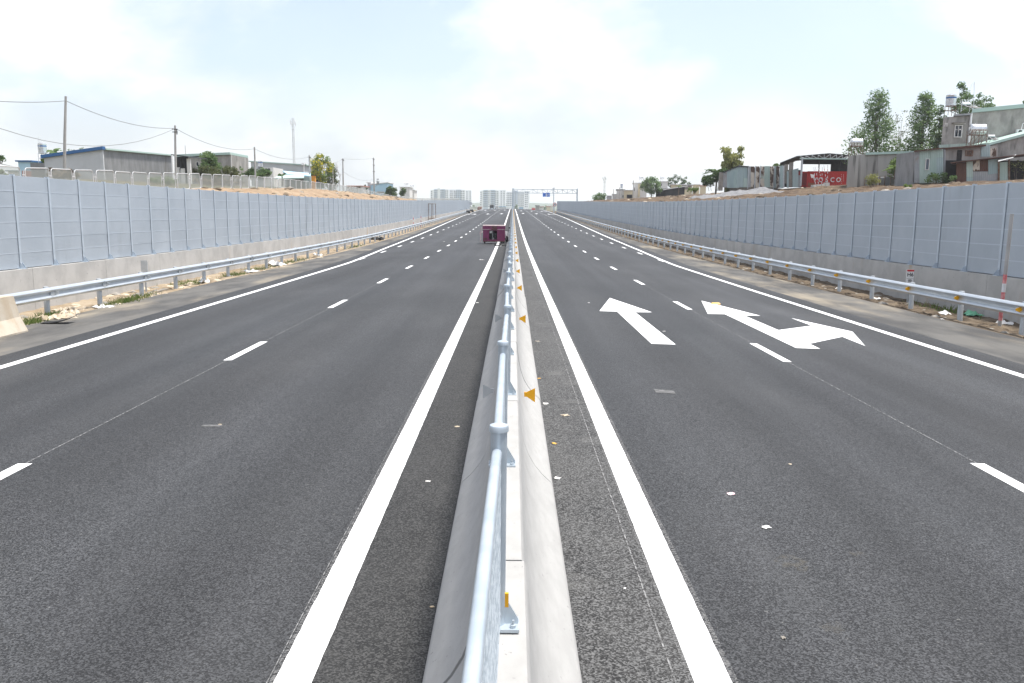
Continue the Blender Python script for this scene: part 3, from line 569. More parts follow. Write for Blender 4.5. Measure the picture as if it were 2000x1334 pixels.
# ------------------------------------------------------------------ plants
def leaf_cloud(m, centres, n, size, flat=0.0, droop=0.0, rnd=random):
    """many small leaf blades scattered through clumps: centres = (point, radius)"""
    tot = sum(r**2 for _, r in centres)
    for c, r in centres:
        for _ in range(max(6, int(n*r*r/tot))):
            d = Vector((rnd.gauss(0, 1), rnd.gauss(0, 1), rnd.gauss(0, .8))); d = d.normalized()*(r*rnd.random()**0.55)
            p = c + d; a = Vector((rnd.gauss(0, 1), rnd.gauss(0, 1), rnd.gauss(0, .7)-droop)).normalized(); b = a.cross(Vector((rnd.gauss(0, 1), rnd.gauss(0, 1), rnd.gauss(0, 1)))).normalized()
            s = size*rnd.uniform(.55, 1.3); w = s*rnd.uniform(.35, .6)
            m.add([p-a*s*.5, p+b*w*.5, p+a*s*.5, p-b*w*.5], [(0, 1, 2, 3)])
def tree(name, label, base, height, rad, leaf='leaf_dark', n=2600, size=.28, trunk_r=.12, low=.25, shape='oval', bark='bark', cat='tree', group=None, seed=0, clumps=26, gap=.42, second=None):
    R = random.Random(seed); base = Vector(base); t = thing(name, label, cat, base, group=group)
    tk = B(); top = base + Vector((R.uniform(-.1, .1)*rad, R.uniform(-.1, .1)*rad, height*.86))
    pts = [base + (top-base)*k + Vector((R.gauss(0, .05), R.gauss(0, .05), 0))*rad*(0 if k == 0 else 1) for k in (0, .25, .5, .75, 1)]
    pts[0] = base - Vector((0, 0, .4))
    tk.tube(pts, [trunk_r, trunk_r*.85, trunk_r*.6, trunk_r*.38, trunk_r*.12], 8)
    cs = []
    for k in range(clumps):
        f = low + (1-low)*((k+.5)/clumps); ang = k*2.399 + R.uniform(-.5, .5)
        if shape == 'oval': env = sqrt(max(0.03, 1-((f-low)/(1-low)*2-1)**2))
        elif shape == 'spire': env = (1-((f-low)/(1-low))**1.6)*.95+.10
        else: env = sqrt(max(0.05, 1-((f-low)/(1-low))**2))
        rr = rad*env*R.uniform(.35, .95); p = base + Vector((cos(ang)*rr, sin(ang)*rr, height*f*R.uniform(.95, 1.03)))
        cr = rad*gap*R.uniform(.75, 1.25)*(.6+.4*env); cs.append((p, cr))
        q = base + (top-base)*max(.12, f*.8-.08); mid = (p+q)/2 + Vector((0, 0, .05*height)); r0 = trunk_r*.45*(1-f*.7)
        tk.tube([q, mid, p], [r0, r0*.6, r0*.2], 5)
    tk.build('trunk', bark, t, smooth=True)
    m = B(); leaf_cloud(m, cs, int(n*1.0), size, rnd=R); m.build('crown', leaf, t)
    if second:
        m = B(); leaf_cloud(m, [(c+Vector((R.uniform(-.2, .2), -.1, R.uniform(-.1, .15)))*rad*.5, r) for c, r in cs if R.random() < second[1]], int(n*second[2]), size*.9, rnd=R); m.build('blossom' if 'yellow' in second[0] else 'crown', second[0], t)
    return t
def shrub(name, label, base, w, h, leaf='leaf_mid', n=900, size=.2, seed=0, cat='shrub', group=None, d=None):
    R = random.Random(seed); base = Vector(base); t = thing(name, label, cat, base, group=group); st_ = B(); cs = []
    for k in range(max(6, int(8*w/h))):
        p = base + Vector((R.uniform(-.5, .5)*w, R.uniform(-.5, .5)*(d or w*.6), h*R.uniform(.25, .85))); cs.append((p, h*R.uniform(.22, .4)))
        st_.tube([base+Vector(((p.x-base.x)*.6, (p.y-base.y)*.6, -.2)), p], [.03, .008], 5)
    st_.build('stem', 'bark', t); m = B(); leaf_cloud(m, cs, n, size, rnd=R); m.build('foliage', leaf, t); return t
def frond_plant(name, label, base, height, n, length, width, leaf, seed=0, cat='plant', trunk_r=.12, group=None):
    """banana or palm: arching blades, each a leaf of its own, on a stalk"""
    R = random.Random(seed); base = Vector(base); t = thing(name, label, cat, base, group=group)
    B().tube([base-Vector((0, 0, .3)), base+Vector((.05, 0, height*.5)), base+Vector((.02, 0, height))], [trunk_r, trunk_r*.85, trunk_r*.6], 8).build('trunk', 'bark', t, smooth=True)
    for k in range(n):
        a = k*2.399 + R.uniform(-.3, .3); el_ = R.uniform(.35, 1.25); d = Vector((cos(a), sin(a), 0)); sd_ = Vector((-sin(a), cos(a), 0)); L_ = length*R.uniform(.75, 1.1); m = B(); rows = []
        for i in range(7):
            u = i/6; p = base + Vector((.02, 0, height)) + d*(L_*u*cos(el_*(1-u*.3))) + Vector((0, 0, L_*(u*sin(el_) - u*u*(.55+.25*R.random()))))
            w = width*(.12 + sin(pi*min(1, u*.92+.06))); rows.append((p - sd_*w*.5 - Vector((0, 0, w*.18)), p, p + sd_*w*.5 - Vector((0, 0, w*.18))))
        for r in rows: m.v += [tuple(x) for x in r]
        for i in range(6): m.f += [(3*i, 3*i+1, 3*i+4, 3*i+3), (3*i+1, 3*i+2, 3*i+5, 3*i+4)]
        m.build('leaf', leaf, t)
    return t

# ------------------------------------------------------------------ buildings: surveyed corners
def P3(x, y, Y): return at(x, y, Y)
def wallquad(m, a, b, zt_a, zt_b, zb, th=.2):
    """vertical slab from plan point a to b, with top heights, thickness away from the viewer"""
    a, b = Vector(a), Vector(b); d = Vector((b.x-a.x, b.y-a.y, 0)).normalized(); nrm = Vector((-d.y, d.x, 0))
    if nrm.y < 0: nrm = -nrm
    o = nrm*th
    m.hexa([(a.x, a.y, zb), (b.x, b.y, zb), (b.x+o.x, b.y+o.y, zb), (a.x+o.x, a.y+o.y, zb), (a.x, a.y, zt_a), (b.x, b.y, zt_b), (b.x+o.x, b.y+o.y, zt_b), (a.x+o.x, a.y+o.y, zt_a)])
def block(m, x0, x1, y0, y1, z0, z1): m.box(((x0+x1)/2, (y0+y1)/2, (z0+z1)/2), (x1-x0, y1-y0, z1-z0)); return m
def front_rect(x0, x1, yt, yb, Y):
    a, b = at(x0, (yt+yb)/2, Y), at(x1, (yt+yb)/2, Y); xm = (x0+x1)/2; return a.x, b.x, at(xm, yt, Y).z, at(xm, yb, Y).z   # xl, xr, ztop, zbot
def window(t, x0, x1, yt, yb, Y, frame='white_wall', pane='glass_dark', sill=False, mull=1, name='window'):
    xl, xr, zt, zb = front_rect(x0, x1, yt, yb, Y); w, h = xr-xl, zt-zb; cx, cz = (xl+xr)/2, (zt+zb)/2; fr = min(.09, w*.12)
    m = B(); m.box((xl+fr/2, Y-.04, cz), (fr, .08, h)); m.box((xr-fr/2, Y-.04, cz), (fr, .08, h)); m.box((cx, Y-.04, zt-fr/2), (w-2*fr, .08, fr)); m.box((cx, Y-.04, zb+fr/2), (w-2*fr, .08, fr))
    for k in range(mull): m.box((xl+w*(k+1)/(mull+1), Y-.035, cz), (fr*.7, .06, h-2*fr))
    if sill: m.box((cx, Y-.12, zt+.12), (w+.35, .24, .07))
    f = m.build(name, frame, t); p = B(); p.box((cx, Y-.015, cz), (w-2*fr, .02, h-2*fr)); p.build('pane', pane, f); return f
def sheet(t, name, mat, x0, x1, yt0, yt1, yb0, yb1, Y, th=.05, pitch=.19, dep=.022):
    """a corrugated sheet between surveyed corners, ribs upright"""
    a0, a1 = at(x0, yt0, Y), at(x1, yt1, Y); b0, b1 = at(x0, yb0, Y), at(x1, yb1, Y); w = a1.x-a0.x; n = max(2, int(w/pitch)*2); m = B()
    for k in range(n+1):
        u = k/n; y = Y - (dep if k % 2 else 0)
        m.v += [(a0.x+(a1.x-a0.x)*u, y, a0.z+(a1.z-a0.z)*u), (b0.x+(b1.x-b0.x)*u, y, b0.z+(b1.z-b0.z)*u), (a0.x+(a1.x-a0.x)*u, y+th, a0.z+(a1.z-a0.z)*u), (b0.x+(b1.x-b0.x)*u, y+th, b0.z+(b1.z-b0.z)*u)]
    for k in range(n): i = 4*k; m.f += [(i, i+1, i+5, i+4), (i+2, i+6, i+7, i+3), (i, i+4, i+6, i+2), (i+1, i+3, i+7, i+5)]
    m.f += [(0, 2, 3, 1), (4*n, 4*n+1, 4*n+3, 4*n+2)]; return m.build(name, mat, t)
def tank_v(label, x0, x1, yt, yb, ystand, Y, group=None, frame='white_tube'):
    xl, xr, zt, zb = front_rect(x0, x1, yt, yb, Y); r = (xr-xl)/2; cx = (xl+xr)/2; cy = Y+r; zs = at((x0+x1)/2, ystand, Y).z; h = zt-zb
    t = thing('water_tank', label, 'water tank', (cx, cy, zs), group=group); m = B(); pr = [(r*.82, 0), (r, .03*h)]
    for k in range(12): z = h*(.06+.76*k/12); pr += [(r, z), (r*.965, z+h*.02), (r*.965, z+h*.03), (r, z+h*.05)]
    pr += [(r, h*.86), (r*.75, h*.93), (r*.25, h*.985), (r*.2, h)]; m.lathe((cx, cy, zb), pr, 24); m.build('tank', 'steel_tank', t, smooth=True)
    bn = B(); bn.lathe((cx, cy, zb+h*.6), [(r*1.012, 0), (r*1.012, h*.11)], 24); bn.build('band', 'blue_trim', t, smooth=True)
    s = B()
    for sx in (-1, 1):
        for sy in (-1, 1): s.tube([(cx+sx*r*.75, cy+sy*r*.75, zs-.05), (cx+sx*r*.75, cy+sy*r*.75, zb)], .03, 6)
    for z in (zb-.03, (zs+zb)/2):
        for sx in (-1, 1): s.box((cx+sx*r*.75, cy, z), (.05, r*1.5, .05)); s.box((cx, cy+sx*r*.75, z), (r*1.5, .05, .05))
    s.build('stand', frame, t); return t
def tank_h(label, x0, x1, yt, yb, ystand, Y, group=None, frame='rusty_frame', cross=True):
    xl, xr, zt, zb = front_rect(x0, x1, yt, yb, Y); r = (zt-zb)/2; cz = (zt+zb)/2; cy = Y+r; zs = at((x0+x1)/2, ystand, Y).z; L_ = xr-xl
    t = thing('water_tank', label, 'water tank', ((xl+xr)/2, cy, zs), group=group); pr = [(r*.2, 0), (r*.34, .01), (r*.36, .05*L_), (r*.8, .05*L_), (r*.97, .09*L_)]
    for k in range(6): u = .12+.76*k/6; pr += [(r, L_*u), (r*.975, L_*(u+.02)), (r, L_*(u+.04))]
    pr += [(r, L_*.9), (r*.8, L_*.96), (r*.3, L_)]
    m = B(); m.lathe((xl, cy, cz), pr, 22, 'X'); m.build('tank', 'steel_tank', t, smooth=True); s = B(); w = L_*.9
    xs_ = [xl+L_*.05 + w*k/4 for k in range(5)]
    for i, x in enumerate(xs_):
        for sy in (-1, 1):
            if i in (0, 2, 4): s.tube([(x, cy+sy*r*.8, zs-.05), (x, cy+sy*r*.8, zb-.02)], .035, 6)
            s.tube([(x, cy+sy*r*.8, zb), (x, cy+sy*r*.95, zb+r*.75)], .022, 6)
    for sy in (-1, 1):
        s.box(((xl+xr)/2, cy+sy*r*.8, zb-.02), (w, .06, .06))
        if cross: s.tube([(xs_[0], cy+sy*r*.8, zs), (xs_[2], cy+sy*r*.8, zb-.05)], .025, 6); s.tube([(xs_[2], cy+sy*r*.8, zs), (xs_[4], cy+sy*r*.8, zb-.05)], .025, 6)
    for x in (xs_[0], xs_[4]): s.box((x, cy, zb-.02), (.06, r*1.6, .06))
    s.build('stand', frame, t); return t
def solar(label, x0, x1, yt, yb, Y, group=None):
    """solar water heater: slim tank at the upper end of a sloping rack of tubes"""
    a, b = at(x0, yt+(yb-yt)*.25, Y), at(x1, yb, Y); r = abs(a.z-b.z)*.24; W_ = b.x-a.x
    t = thing('solar_heater', label, 'solar heater', (a.x, Y, b.z), group=group); B().lathe((a.x, Y+.4, a.z), [(r*.4, 0), (r, .06), (r, W_*.42), (r*.4, W_*.45)], 16, 'X').build('tank', 'steel_tank', t, smooth=True)
    for k in range(9): B().tube([(a.x+W_*(.06+.04*k), Y+.4, a.z-r), (a.x+W_*(.55+.05*k), Y-.5, b.z+.15)], .03, 6).build('collector_tube', 'dark_metal', t)
    m = B()
    for x in (a.x+.1, a.x+W_*.42): m.tube([(x, Y+.5, b.z-.1), (x, Y+.5, a.z)], .03, 6); m.tube([(x, Y+.5, a.z), (x+W_*.5, Y-.5, b.z)], .03, 6)
    m.tube([(a.x+.1, Y+.5, b.z), (a.x+W_*.42, Y+.5, a.z-.1)], .02, 6); m.build('frame', 'white_tube', t); return t

# ================= right bank: the settlement
GR = 'sheds and houses on the right bank'
# two-storey house with stained render
YH = 93.0
t = thing('house', 'two-storey house of blackened grey render with a narrow framed window', 'house', at(1920, 345, YH))
xl, xm, xr = at(1838, 285, YH).x, at(1891, 285, YH).x, at(2075, 285, YH).x
zl, zm, zr = at(1838, 229, YH).z, at(1891, 221, YH).z, at(2075, 203, YH).z; zg = gz(52, YH)-.3
m = B(); m.hexa([(xl, YH, zg), (xm, YH, zg), (xm+4.6, YH+9, zg), (xl+4.6, YH+9, zg), (xl, YH, zl), (xm, YH, zm-.25), (xm+4.6, YH+9, zm-.25), (xl+4.6, YH+9, zl)]); m.build('wall', 'stained_render', t)
m = B(); m.hexa([(xm, YH-.12, zg), (xr, YH-.12, zg), (xr, YH+9, zg), (xm+4.8, YH+9, zg), (xm, YH-.12, zm), (xr, YH-.12, zr), (xr, YH+9, zr), (xm+4.8, YH+9, zm)]); m.build('wall', 'stained_render', t)
m = B(); m.hexa([(xm-.05, YH-.3, zm+.02), (xr, YH-.3, zr+.02), (xr, YH+9.2, zr+.02), (xm+4.8, YH+9.2, zm+.02), (xm-.05, YH-.3, zm+.42), (xr, YH-.3, zr+.42), (xr, YH+9.2, zr+.42), (xm+4.8, YH+9.2, zm+.42)]); m.build('roof', 'mint_trim', t)
m = B(); m.hexa([(xl+.9, YH-.35, zl+.1), (xm-.1, YH-.35, zm-.2), (xm+4.5, YH+9, zm-.2), (xl+5.4, YH+9, zl+.1), (xl+.9, YH-.35, zl+.28), (xm-.1, YH-.35, zm-.02), (xm+4.5, YH+9, zm-.02), (xl+5.4, YH+9, zl+.28)]); m.build('roof', 'grey_sheet', t)
window(t, 1863.5, 1879, 244, 268.5, YH, sill=True); B().box((at(1870, 239, YH).x, YH-.25, at(1870, 240.5, YH).z), (1.25, .5, .1)).build('canopy', 'grey_block', t)
m = B(); x, z = at(1847.5, 244, YH).x, at(1847.5, 244, YH).z; m.box((x, YH-.03, z), (.3, .06, .34)); v = m.build('vent', 'white_wall', t)
m = B()
for k in range(4): m.box((x, YH-.07, z-.11+.075*k), (.24, .03, .03))
m.build('slat', 'grey_block', v)
B().tube([(xm-.1, YH-.25, at(1889, 222, YH).z), (xm-.1, YH-.25, at(1889, 279, YH).z)], .11, 10).build('downpipe', 'white_plastic', t, smooth=True)
sheet(t, 'awning', 'mint_sheet', 1834, 1891, 283, 280, 289, 286, YH-1.2)
pa = at(1988, 259, YH); ac = thing('air_conditioner', 'white air conditioner unit on the house wall at the right edge', 'air conditioner', (pa.x, YH-.5, pa.z-.35)); B().box((pa.x, YH-.42, pa.z), (.82, .32, .58)).build('casing', 'white_plastic', ac)
B().lathe((pa.x-.08, YH-.585, pa.z), [(.23, -.01), (.23, .0), (.05, .004)], 20, 'Y').build('fan_grille', 'dark_metal', ac)
B().tube([(pa.x+.15, YH-.3, pa.z+.29), (pa.x+.3, YH-.2, pa.z+.9), (pa.x+.9, YH-.15, pa.z+1.2)], .04, 6).build('hose', 'white_plastic', ac)
tank_v('upright ribbed steel water tank with blue band on the house roof', 1853, 1872, 181.5, 206, 224, YH+2, frame='rusty_frame')
solar('solar water heater on the roof of the two-storey house', 1881, 1923, 198, 216, YH+2)
m = B(); a = at(1902, 216, YH+2); b = at(1903, 160, YH+2); m.tube([a-Vector((0, 0, .3)), b], .03, 6); m.tube([at(1902.5, 166, YH+2), at(1899, 163, YH+2), at(1889, 187, YH+2)], .015, 5); m.solo('antenna_mast', 'white_tube', 'thin antenna mast rising from the two-storey house roof', 'antenna')
tank_h('large shiny horizontal steel tank on a rusty stand before the house', 1898, 1931.5, 241, 262.5, 287, YH-3)
solar('solar water heater with white tank end on the lean-to roof', 1932, 1964, 261, 280, YH-3)
# long rendered lean-to at the right edge
Y2 = 89.0; t = thing('house', 'low grey rendered building with sloping mint roof edge at the right border', 'house', at(1975, 340, Y2)); m = B()
xa, xb = at(1937, 300, Y2).x, at(2080, 300, Y2).x; za, zb = at(1937, 283, Y2).z, at(2080, 242, Y2).z
m.hexa([(xa, Y2, zg), (xb, Y2, zg), (xb, Y2+3.6, zg), (xa+2.2, Y2+3.6, zg), (xa, Y2, za), (xb, Y2, zb), (xb, Y2+3.6, zb), (xa+2.2, Y2+3.6, za)]); m.build('wall', 'stained_render', t)
m = B(); m.hexa([(xa-.3, Y2-.25, za-.02), (xb, Y2-.25, zb-.02), (xb, Y2+3.7, zb-.02), (xa-.3, Y2+3.7, za-.02), (xa-.3, Y2-.25, za+.24), (xb, Y2-.25, zb+.24), (xb, Y2+3.7, zb+.24), (xa-.3, Y2+3.7, za+.24)]); m.build('roof', 'mint_trim', t)
# middle shack under rusty roof
Y3 = 87.5; t = thing('shack', 'rendered shack with a barred window and rusty roof edge below the house', 'shack', at(1885, 340, Y3)); m = B()
xa, xb = at(1842, 320, Y3).x, at(1946, 320, Y3).x; za, zb = at(1842, 291, Y3).z, at(1946, 284, Y3).z
m.hexa([(xa, Y3, zg), (xb, Y3, zg), (xb, Y3+5, zg), (xa+2.7, Y3+5, zg), (xa, Y3, za), (xb, Y3, zb), (xb, Y3+5, zb), (xa+2.7, Y3+5, za)]); m.build('wall', 'stained_render', t)
m = B(); m.hexa([(xa-.2, Y3-.5, za-.05), (xb-1.5, Y3-.5, zb-.12), (xb-1.5, Y3+5, zb-.3), (xa-.2, Y3+5, za-.3), (xa-.2, Y3-.5, za+.1), (xb-1.5, Y3-.5, zb+.05), (xb-1.5, Y3+5, zb-.15), (xa-.2, Y3+5, za-.15)]); m.build('roof', 'rust_sheet', t)
xl_, xr_, zt_, zb_ = front_rect(1868.6, 1878.5, 293, 314, Y3); block(B(), xl_, xr_, Y3-.03, Y3-.01, zb_, zt_).build('doorway', 'dark_inside', t)
f = window(t, 1885, 1900, 293, 305, Y3, frame='rusty_frame', pane='dark_inside', mull=5)
sheet(t, 'wall_sheet', 'teal_sheet', 1916, 1934, 284, 282, 306, 306, Y3-.06); sheet(t, 'wall_sheet', 'peeling_sheet', 1934, 1946, 290, 289, 306, 306, Y3-.06)
B().tube([at(1869, 340, Y3-.3), at(1843, 291, Y3-.3)][::-1] and [at(1843, 352, Y3-.25), at(1843.5, 291, Y3-.25)], .16, 10).build('drainpipe', 'grey_sheet', t, smooth=True)
# lower patched shack
Y4 = 84.0; t = thing('shack', 'patched low shack of rusty, teal and grey corrugated sheets behind the right wall', 'shack', at(1930, 355, Y4))
for x0, x1, a, b, c, d, mt in [(1868, 1887.5, 319, 317, 357, 357, 'rust_sheet'), (1887.7, 1900, 316, 315, 346, 346, 'mint_sheet'), (1887.7, 1900, 346.2, 346.2, 354, 354, 'teal_sheet'), (1900.2, 1913.4, 315, 313, 334.5, 334.5, 'peeling_sheet'), (1913.6, 1930, 313.5, 312.5, 334.5, 334.5, 'rust_sheet'), (1930.2, 1950, 312, 310, 341, 338, 'teal_sheet'), (1900.2, 1950, 334.8, 334.8, 357, 357, 'grey_sheet'), (1951.5, 1968.5, 317, 316, 355, 355, 'mint_sheet')]:
    sheet(t, 'wall_sheet', mt, x0, x1, a, b, c, d, Y4 + (.05 if mt == 'grey_sheet' else 0))
for x in (1950.7, 1971): B().tube([at(x, 358, Y4-.05), at(x, 312, Y4-.05)], .09, 8).build('post', 'rusty_frame', t)
a, b, c, d = at(1856, 319, Y4-.6), at(2060, 296, Y4-.6), at(2060, 299, Y4+3.2), at(1862, 322, Y4+3.2); m = B(); m.hexa([a, b, c, d] + [p+Vector((0, 0, .09)) for p in (a, b, c, d)]); m.build('roof', 'rust_sheet', t)
a, b, c, d = at(1949, 316, Y4-.75), at(1978, 309, Y4-.75), at(1985, 303, Y4), at(1951, 311, Y4); m = B(); m.hexa([a, b, c, d] + [p+Vector((0, 0, .06)) for p in (a, b, c, d)]); m.build('roof_sheet', 'roof_white', t)
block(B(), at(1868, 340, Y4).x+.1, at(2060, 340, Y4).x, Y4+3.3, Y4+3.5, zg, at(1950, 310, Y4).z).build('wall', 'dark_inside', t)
# mint shack
Y5 = 86.0; t = thing('shack', 'tall mint green sheet metal shack with a white framed window', 'shack', at(1815, 355, Y5))
sheet(t, 'wall_sheet', 'grey_sheet', 1786, 1796, 296, 294.5, 357, 357, Y5); sheet(t, 'wall_sheet', 'mint_sheet', 1796, 1829, 294.5, 291.5, 358, 357, Y5-.02); sheet(t, 'wall_sheet', 'mint_sheet', 1829.2, 1842, 291.5, 290.5, 308, 307.5, Y5-.03); sheet(t, 'wall_sheet', 'teal_sheet', 1829.2, 1842, 308.2, 307.8, 357, 356, Y5-.01)
window(t, 1807, 1814.6, 310, 332, Y5-.06, mull=0, pane='window_tint')
a, b, c, d = at(1785, 296.5, Y5-.4), at(1844, 290, Y5-.4), at(1844, 292, Y5+4.5), at(1788, 299, Y5+4.5); m = B(); m.hexa([a, b, c, d] + [p+Vector((0, 0, .1)) for p in (a, b, c, d)]); m.build('roof', 'rust_sheet', t)
xa, xb = at(1788, 320, Y5).x, at(1841, 320, Y5).x; block(B(), xa, xb, Y5+.3, Y5+4.4, zg, at(1815, 296, Y5).z).build('wall', 'grey_render', t)
# long streaked wall building
Y6 = 97.0; t = thing('building', 'long low building with a rain-streaked concrete wall and mint roof edge', 'building', at(1720, 360, Y6))
xa, xm, xb = at(1655, 340, Y6).x, at(1686.5, 340, Y6).x, at(1790, 340, Y6).x
za, zm, zb = at(1655, 305, Y6).z, at(1686, 300.5, Y6).z, at(1790, 297, Y6).z
m = B(); m.hexa([(xa, Y6, zg-.2), (xm, Y6, zg-.2), (xm+3.4, Y6+8, zg-.2), (xa+3.4, Y6+8, zg-.2), (xa, Y6, za), (xm, Y6, zm), (xm+3.4, Y6+8, zm), (xa+3.4, Y6+8, za)]); m.build('wall', 'streaked_wall', t)
m = B(); m.hexa([(xm, Y6+.1, zg-.2), (xb, Y6+.1, zg-.2), (xb, Y6+8, zg-.2), (xm+3.6, Y6+8, zg-.2), (xm, Y6+.1, zm-.1), (xb, Y6+.1, zb-.1), (xb, Y6+8, zb-.1), (xm+3.6, Y6+8, zm-.1)]); m.build('wall', 'streaked_wall', t)
m = B(); m.hexa([(xm+.02, Y6-.15, zm-.12), (xb, Y6-.15, zb-.12), (xb, Y6+8, zb-.12), (xm+3.6, Y6+8, zm-.12), (xm+.02, Y6-.15, zm+.14), (xb, Y6-.15, zb+.14), (xb, Y6+8, zb+.14), (xm+3.6, Y6+8, zm+.14)]); m.build('roof', 'mint_trim', t)
tank_h('shiny horizontal steel tank on a thin stand above the streaked wall', 1663, 1688, 270, 285, 304, Y6+1, cross=False)
# low fence of horizontal corrugated sheets
t = thing('sheet_fence', 'low fence of grey corrugated sheets before the streaked wall', 'fence', at(1735, 360, 94)); k = 0
for x0, x1, yt in [(1689, 1699, 349), (1718, 1727, 346), (1728, 1738.5, 345), (1739.5, 1766, 344.5), (1767.5, 1785, 345)]:
    a, b = at(x0, yt, 94), at(x1, yt, 94); m = B(); n = 14; zb_ = at(x0, 362, 94).z
    for i in range(n+1):
        z = zb_ + (a.z-zb_)*i/n; y = 94 - (.03 if i % 2 else 0); m.v += [(a.x, y, z), (b.x, y, z), (a.x, y+.03, z), (b.x, y+.03, z)]
    for i in range(n): j = 4*i; m.f += [(j, j+1, j+5, j+4), (j+2, j+6, j+7, j+3)]
    m.build('sheet', 'grey_sheet', t); B().box((a.x, 93.93, (a.z+zb_)/2), (.07, .07, a.z-zb_+.2)).build('post', 'rusty_frame', t)
# open shelter with container
Y7 = 112.0; t = thing('shelter', 'open dark-roofed shelter with trussed eave over the red container', 'shelter', at(1600, 366, Y7)); gzs = gz(44, Y7)-.2
eL, eR, ap = at(1556, 306.5, Y7), at(1659, 304.5, Y7), at(1619, 301, Y7)
Lf = at(1523.5, 319.5, Y7+1.0)
m = B(); lo = [eL, ap, eR]; bk = [Vector((p.x+4.2, Y7+13, p.z+.2)) for p in lo]
for i in range(2): m.hexa([lo[i], lo[i+1], bk[i+1], bk[i]] + [p+Vector((0, 0, .12)) for p in (lo[i], lo[i+1], bk[i+1], bk[i])])
m.hexa([Lf, eL, bk[0], Vector((Lf.x+4, Y7+13, Lf.z))] + [p+Vector((0, 0, .12)) for p in (Lf, eL, bk[0], Vector((Lf.x+4, Y7+13, Lf.z)))]); m.build('roof', 'roof_dark', t)
bl, br = at(1562, 309.8, Y7), at(1657, 310.5, Y7); m = B(); m.box(((bl.x+br.x)/2, Y7, (bl.z+br.z)/2), (br.x-bl.x, .12, .14)); tr_ = m.build('truss', 'mint_trim', t)
for k in range(8):
    u = k/8; x0 = bl.x+(br.x-bl.x)*u; x1 = bl.x+(br.x-bl.x)*(u+.125); 
    def zr_(x): return eL.z+(ap.z-eL.z)*max(0, (x-eL.x))/(ap.x-eL.x) if x < ap.x else ap.z+(eR.z-ap.z)*(x-ap.x)/(eR.x-ap.x)
    if k: B().tube([(x0, Y7, bl.z), (x0, Y7, zr_(x0))], .045, 6).build('strut', 'post_steel', tr_)
    B().tube([(x0, Y7, zr_(x0)), (x1, Y7, bl.z)] if k < 4 else [(x0, Y7, bl.z), (x1, Y7, zr_(x1))], .035, 6).build('strut', 'post_steel', tr_)
for x, yt in ((1565, 309), (1656, 309)): B().box((at(x, 340, Y7).x, Y7, (at(x, yt, Y7).z+gzs)/2), (.2, .16, at(x, yt, Y7).z-gzs)).build('column', 'post_steel', t)
for x in (1600, 1640): B().tube([(at(x, 340, Y7+12).x, Y7+12, gzs), (at(x, 310, Y7+12).x, Y7+12, at(x, 309, Y7+12).z)], .08, 8).build('column', 'dark_metal', t)
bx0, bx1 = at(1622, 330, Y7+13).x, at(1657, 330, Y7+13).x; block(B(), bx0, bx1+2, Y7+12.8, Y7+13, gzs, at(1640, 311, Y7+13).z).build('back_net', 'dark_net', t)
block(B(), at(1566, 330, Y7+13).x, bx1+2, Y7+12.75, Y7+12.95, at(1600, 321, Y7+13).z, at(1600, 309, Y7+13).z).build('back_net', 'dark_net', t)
for x0, x1, a, b, c, mt in [(1523.5, 1529.5, 324, 323, 367.5, 'teal_sheet'), (1532, 1538.5, 322, 320, 358.5, 'grey_block'), (1529.6, 1532, 324, 323, 367, 'post_steel'), (1536.8, 1540.5, 335, 334, 367, 'teal_sheet'), (1541, 1548.5, 318.5, 316, 366, 'grey_block'), (1548, 1559.5, 331.5, 328.5, 366, 'teal_sheet'), (1558.5, 1563.5, 342, 342, 366, 'grey_sheet')]:
    if mt == 'grey_block': xl_, xr_, zt_, zb_ = front_rect(x0, x1, (a+b)/2, c, Y7+.6); block(B(), xl_, xr_, Y7+.6, Y7+.8, zb_, zt_).build('block_panel', mt, t)
    else: sheet(t, 'wall_sheet', mt, x0, x1, a, b, c, c, Y7+.45)
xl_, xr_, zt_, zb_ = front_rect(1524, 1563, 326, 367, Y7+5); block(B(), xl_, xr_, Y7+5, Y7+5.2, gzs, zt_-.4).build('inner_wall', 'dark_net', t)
# the container
Yc = 114.5; a, b = at(1577, 350, Yc), at(1653, 350, Yc); zt_, zb_ = at(1610, 335.2, Yc).z, at(1610, 366.5, Yc).z
ct = thing('shipping_container', 'red corrugated shipping container with white lettering under the dark shelter', 'container', ((a.x+b.x)/2, Yc+1.2, zb_)); n = 40; m = B()
for k in range(n+1):
    x = a.x+(b.x-a.x)*k/n; y = Yc + (.035 if (k//1) % 2 else 0); m.v += [(x, y, zb_+.12), (x, y, zt_-.08)]
m.f = [(2*k, 2*k+1, 2*k+3, 2*k+2) for k in range(n)]; m.build('side_panel', 'container_red', ct)
m = B(); block(m, a.x-1.0, b.x, Yc+.06, Yc+2.44, zb_+.1, zt_); m.build('body', 'container_red', ct)
m = B(); block(m, a.x-.05, b.x+.05, Yc-.03, Yc+.05, zt_-.09, zt_+.04); block(m, a.x-.05, b.x+.05, Yc-.03, Yc+.05, zb_, zb_+.13)
for x in (a.x, b.x): block(m, x-.08, x+.06, Yc-.035, Yc+.06, zb_, zt_)
m.build('edge_frame', 'container_red', ct)
m = B()
for k in range(6): block(m, a.x-.95+.15*k, a.x-.9+.15*k, Yc+.0, Yc+.05, zb_+.3, zt_-.2)
m.build('door_bars', 'maroon_worn', ct)
xl_, xr_, zt2, zb2 = front_rect(1578, 1591, 357, 366, Yc); block(B(), xl_, xr_, Yc-.028, Yc-.012, zb_+.13, zt2).build('repaint_patch', 'container_patch', ct)
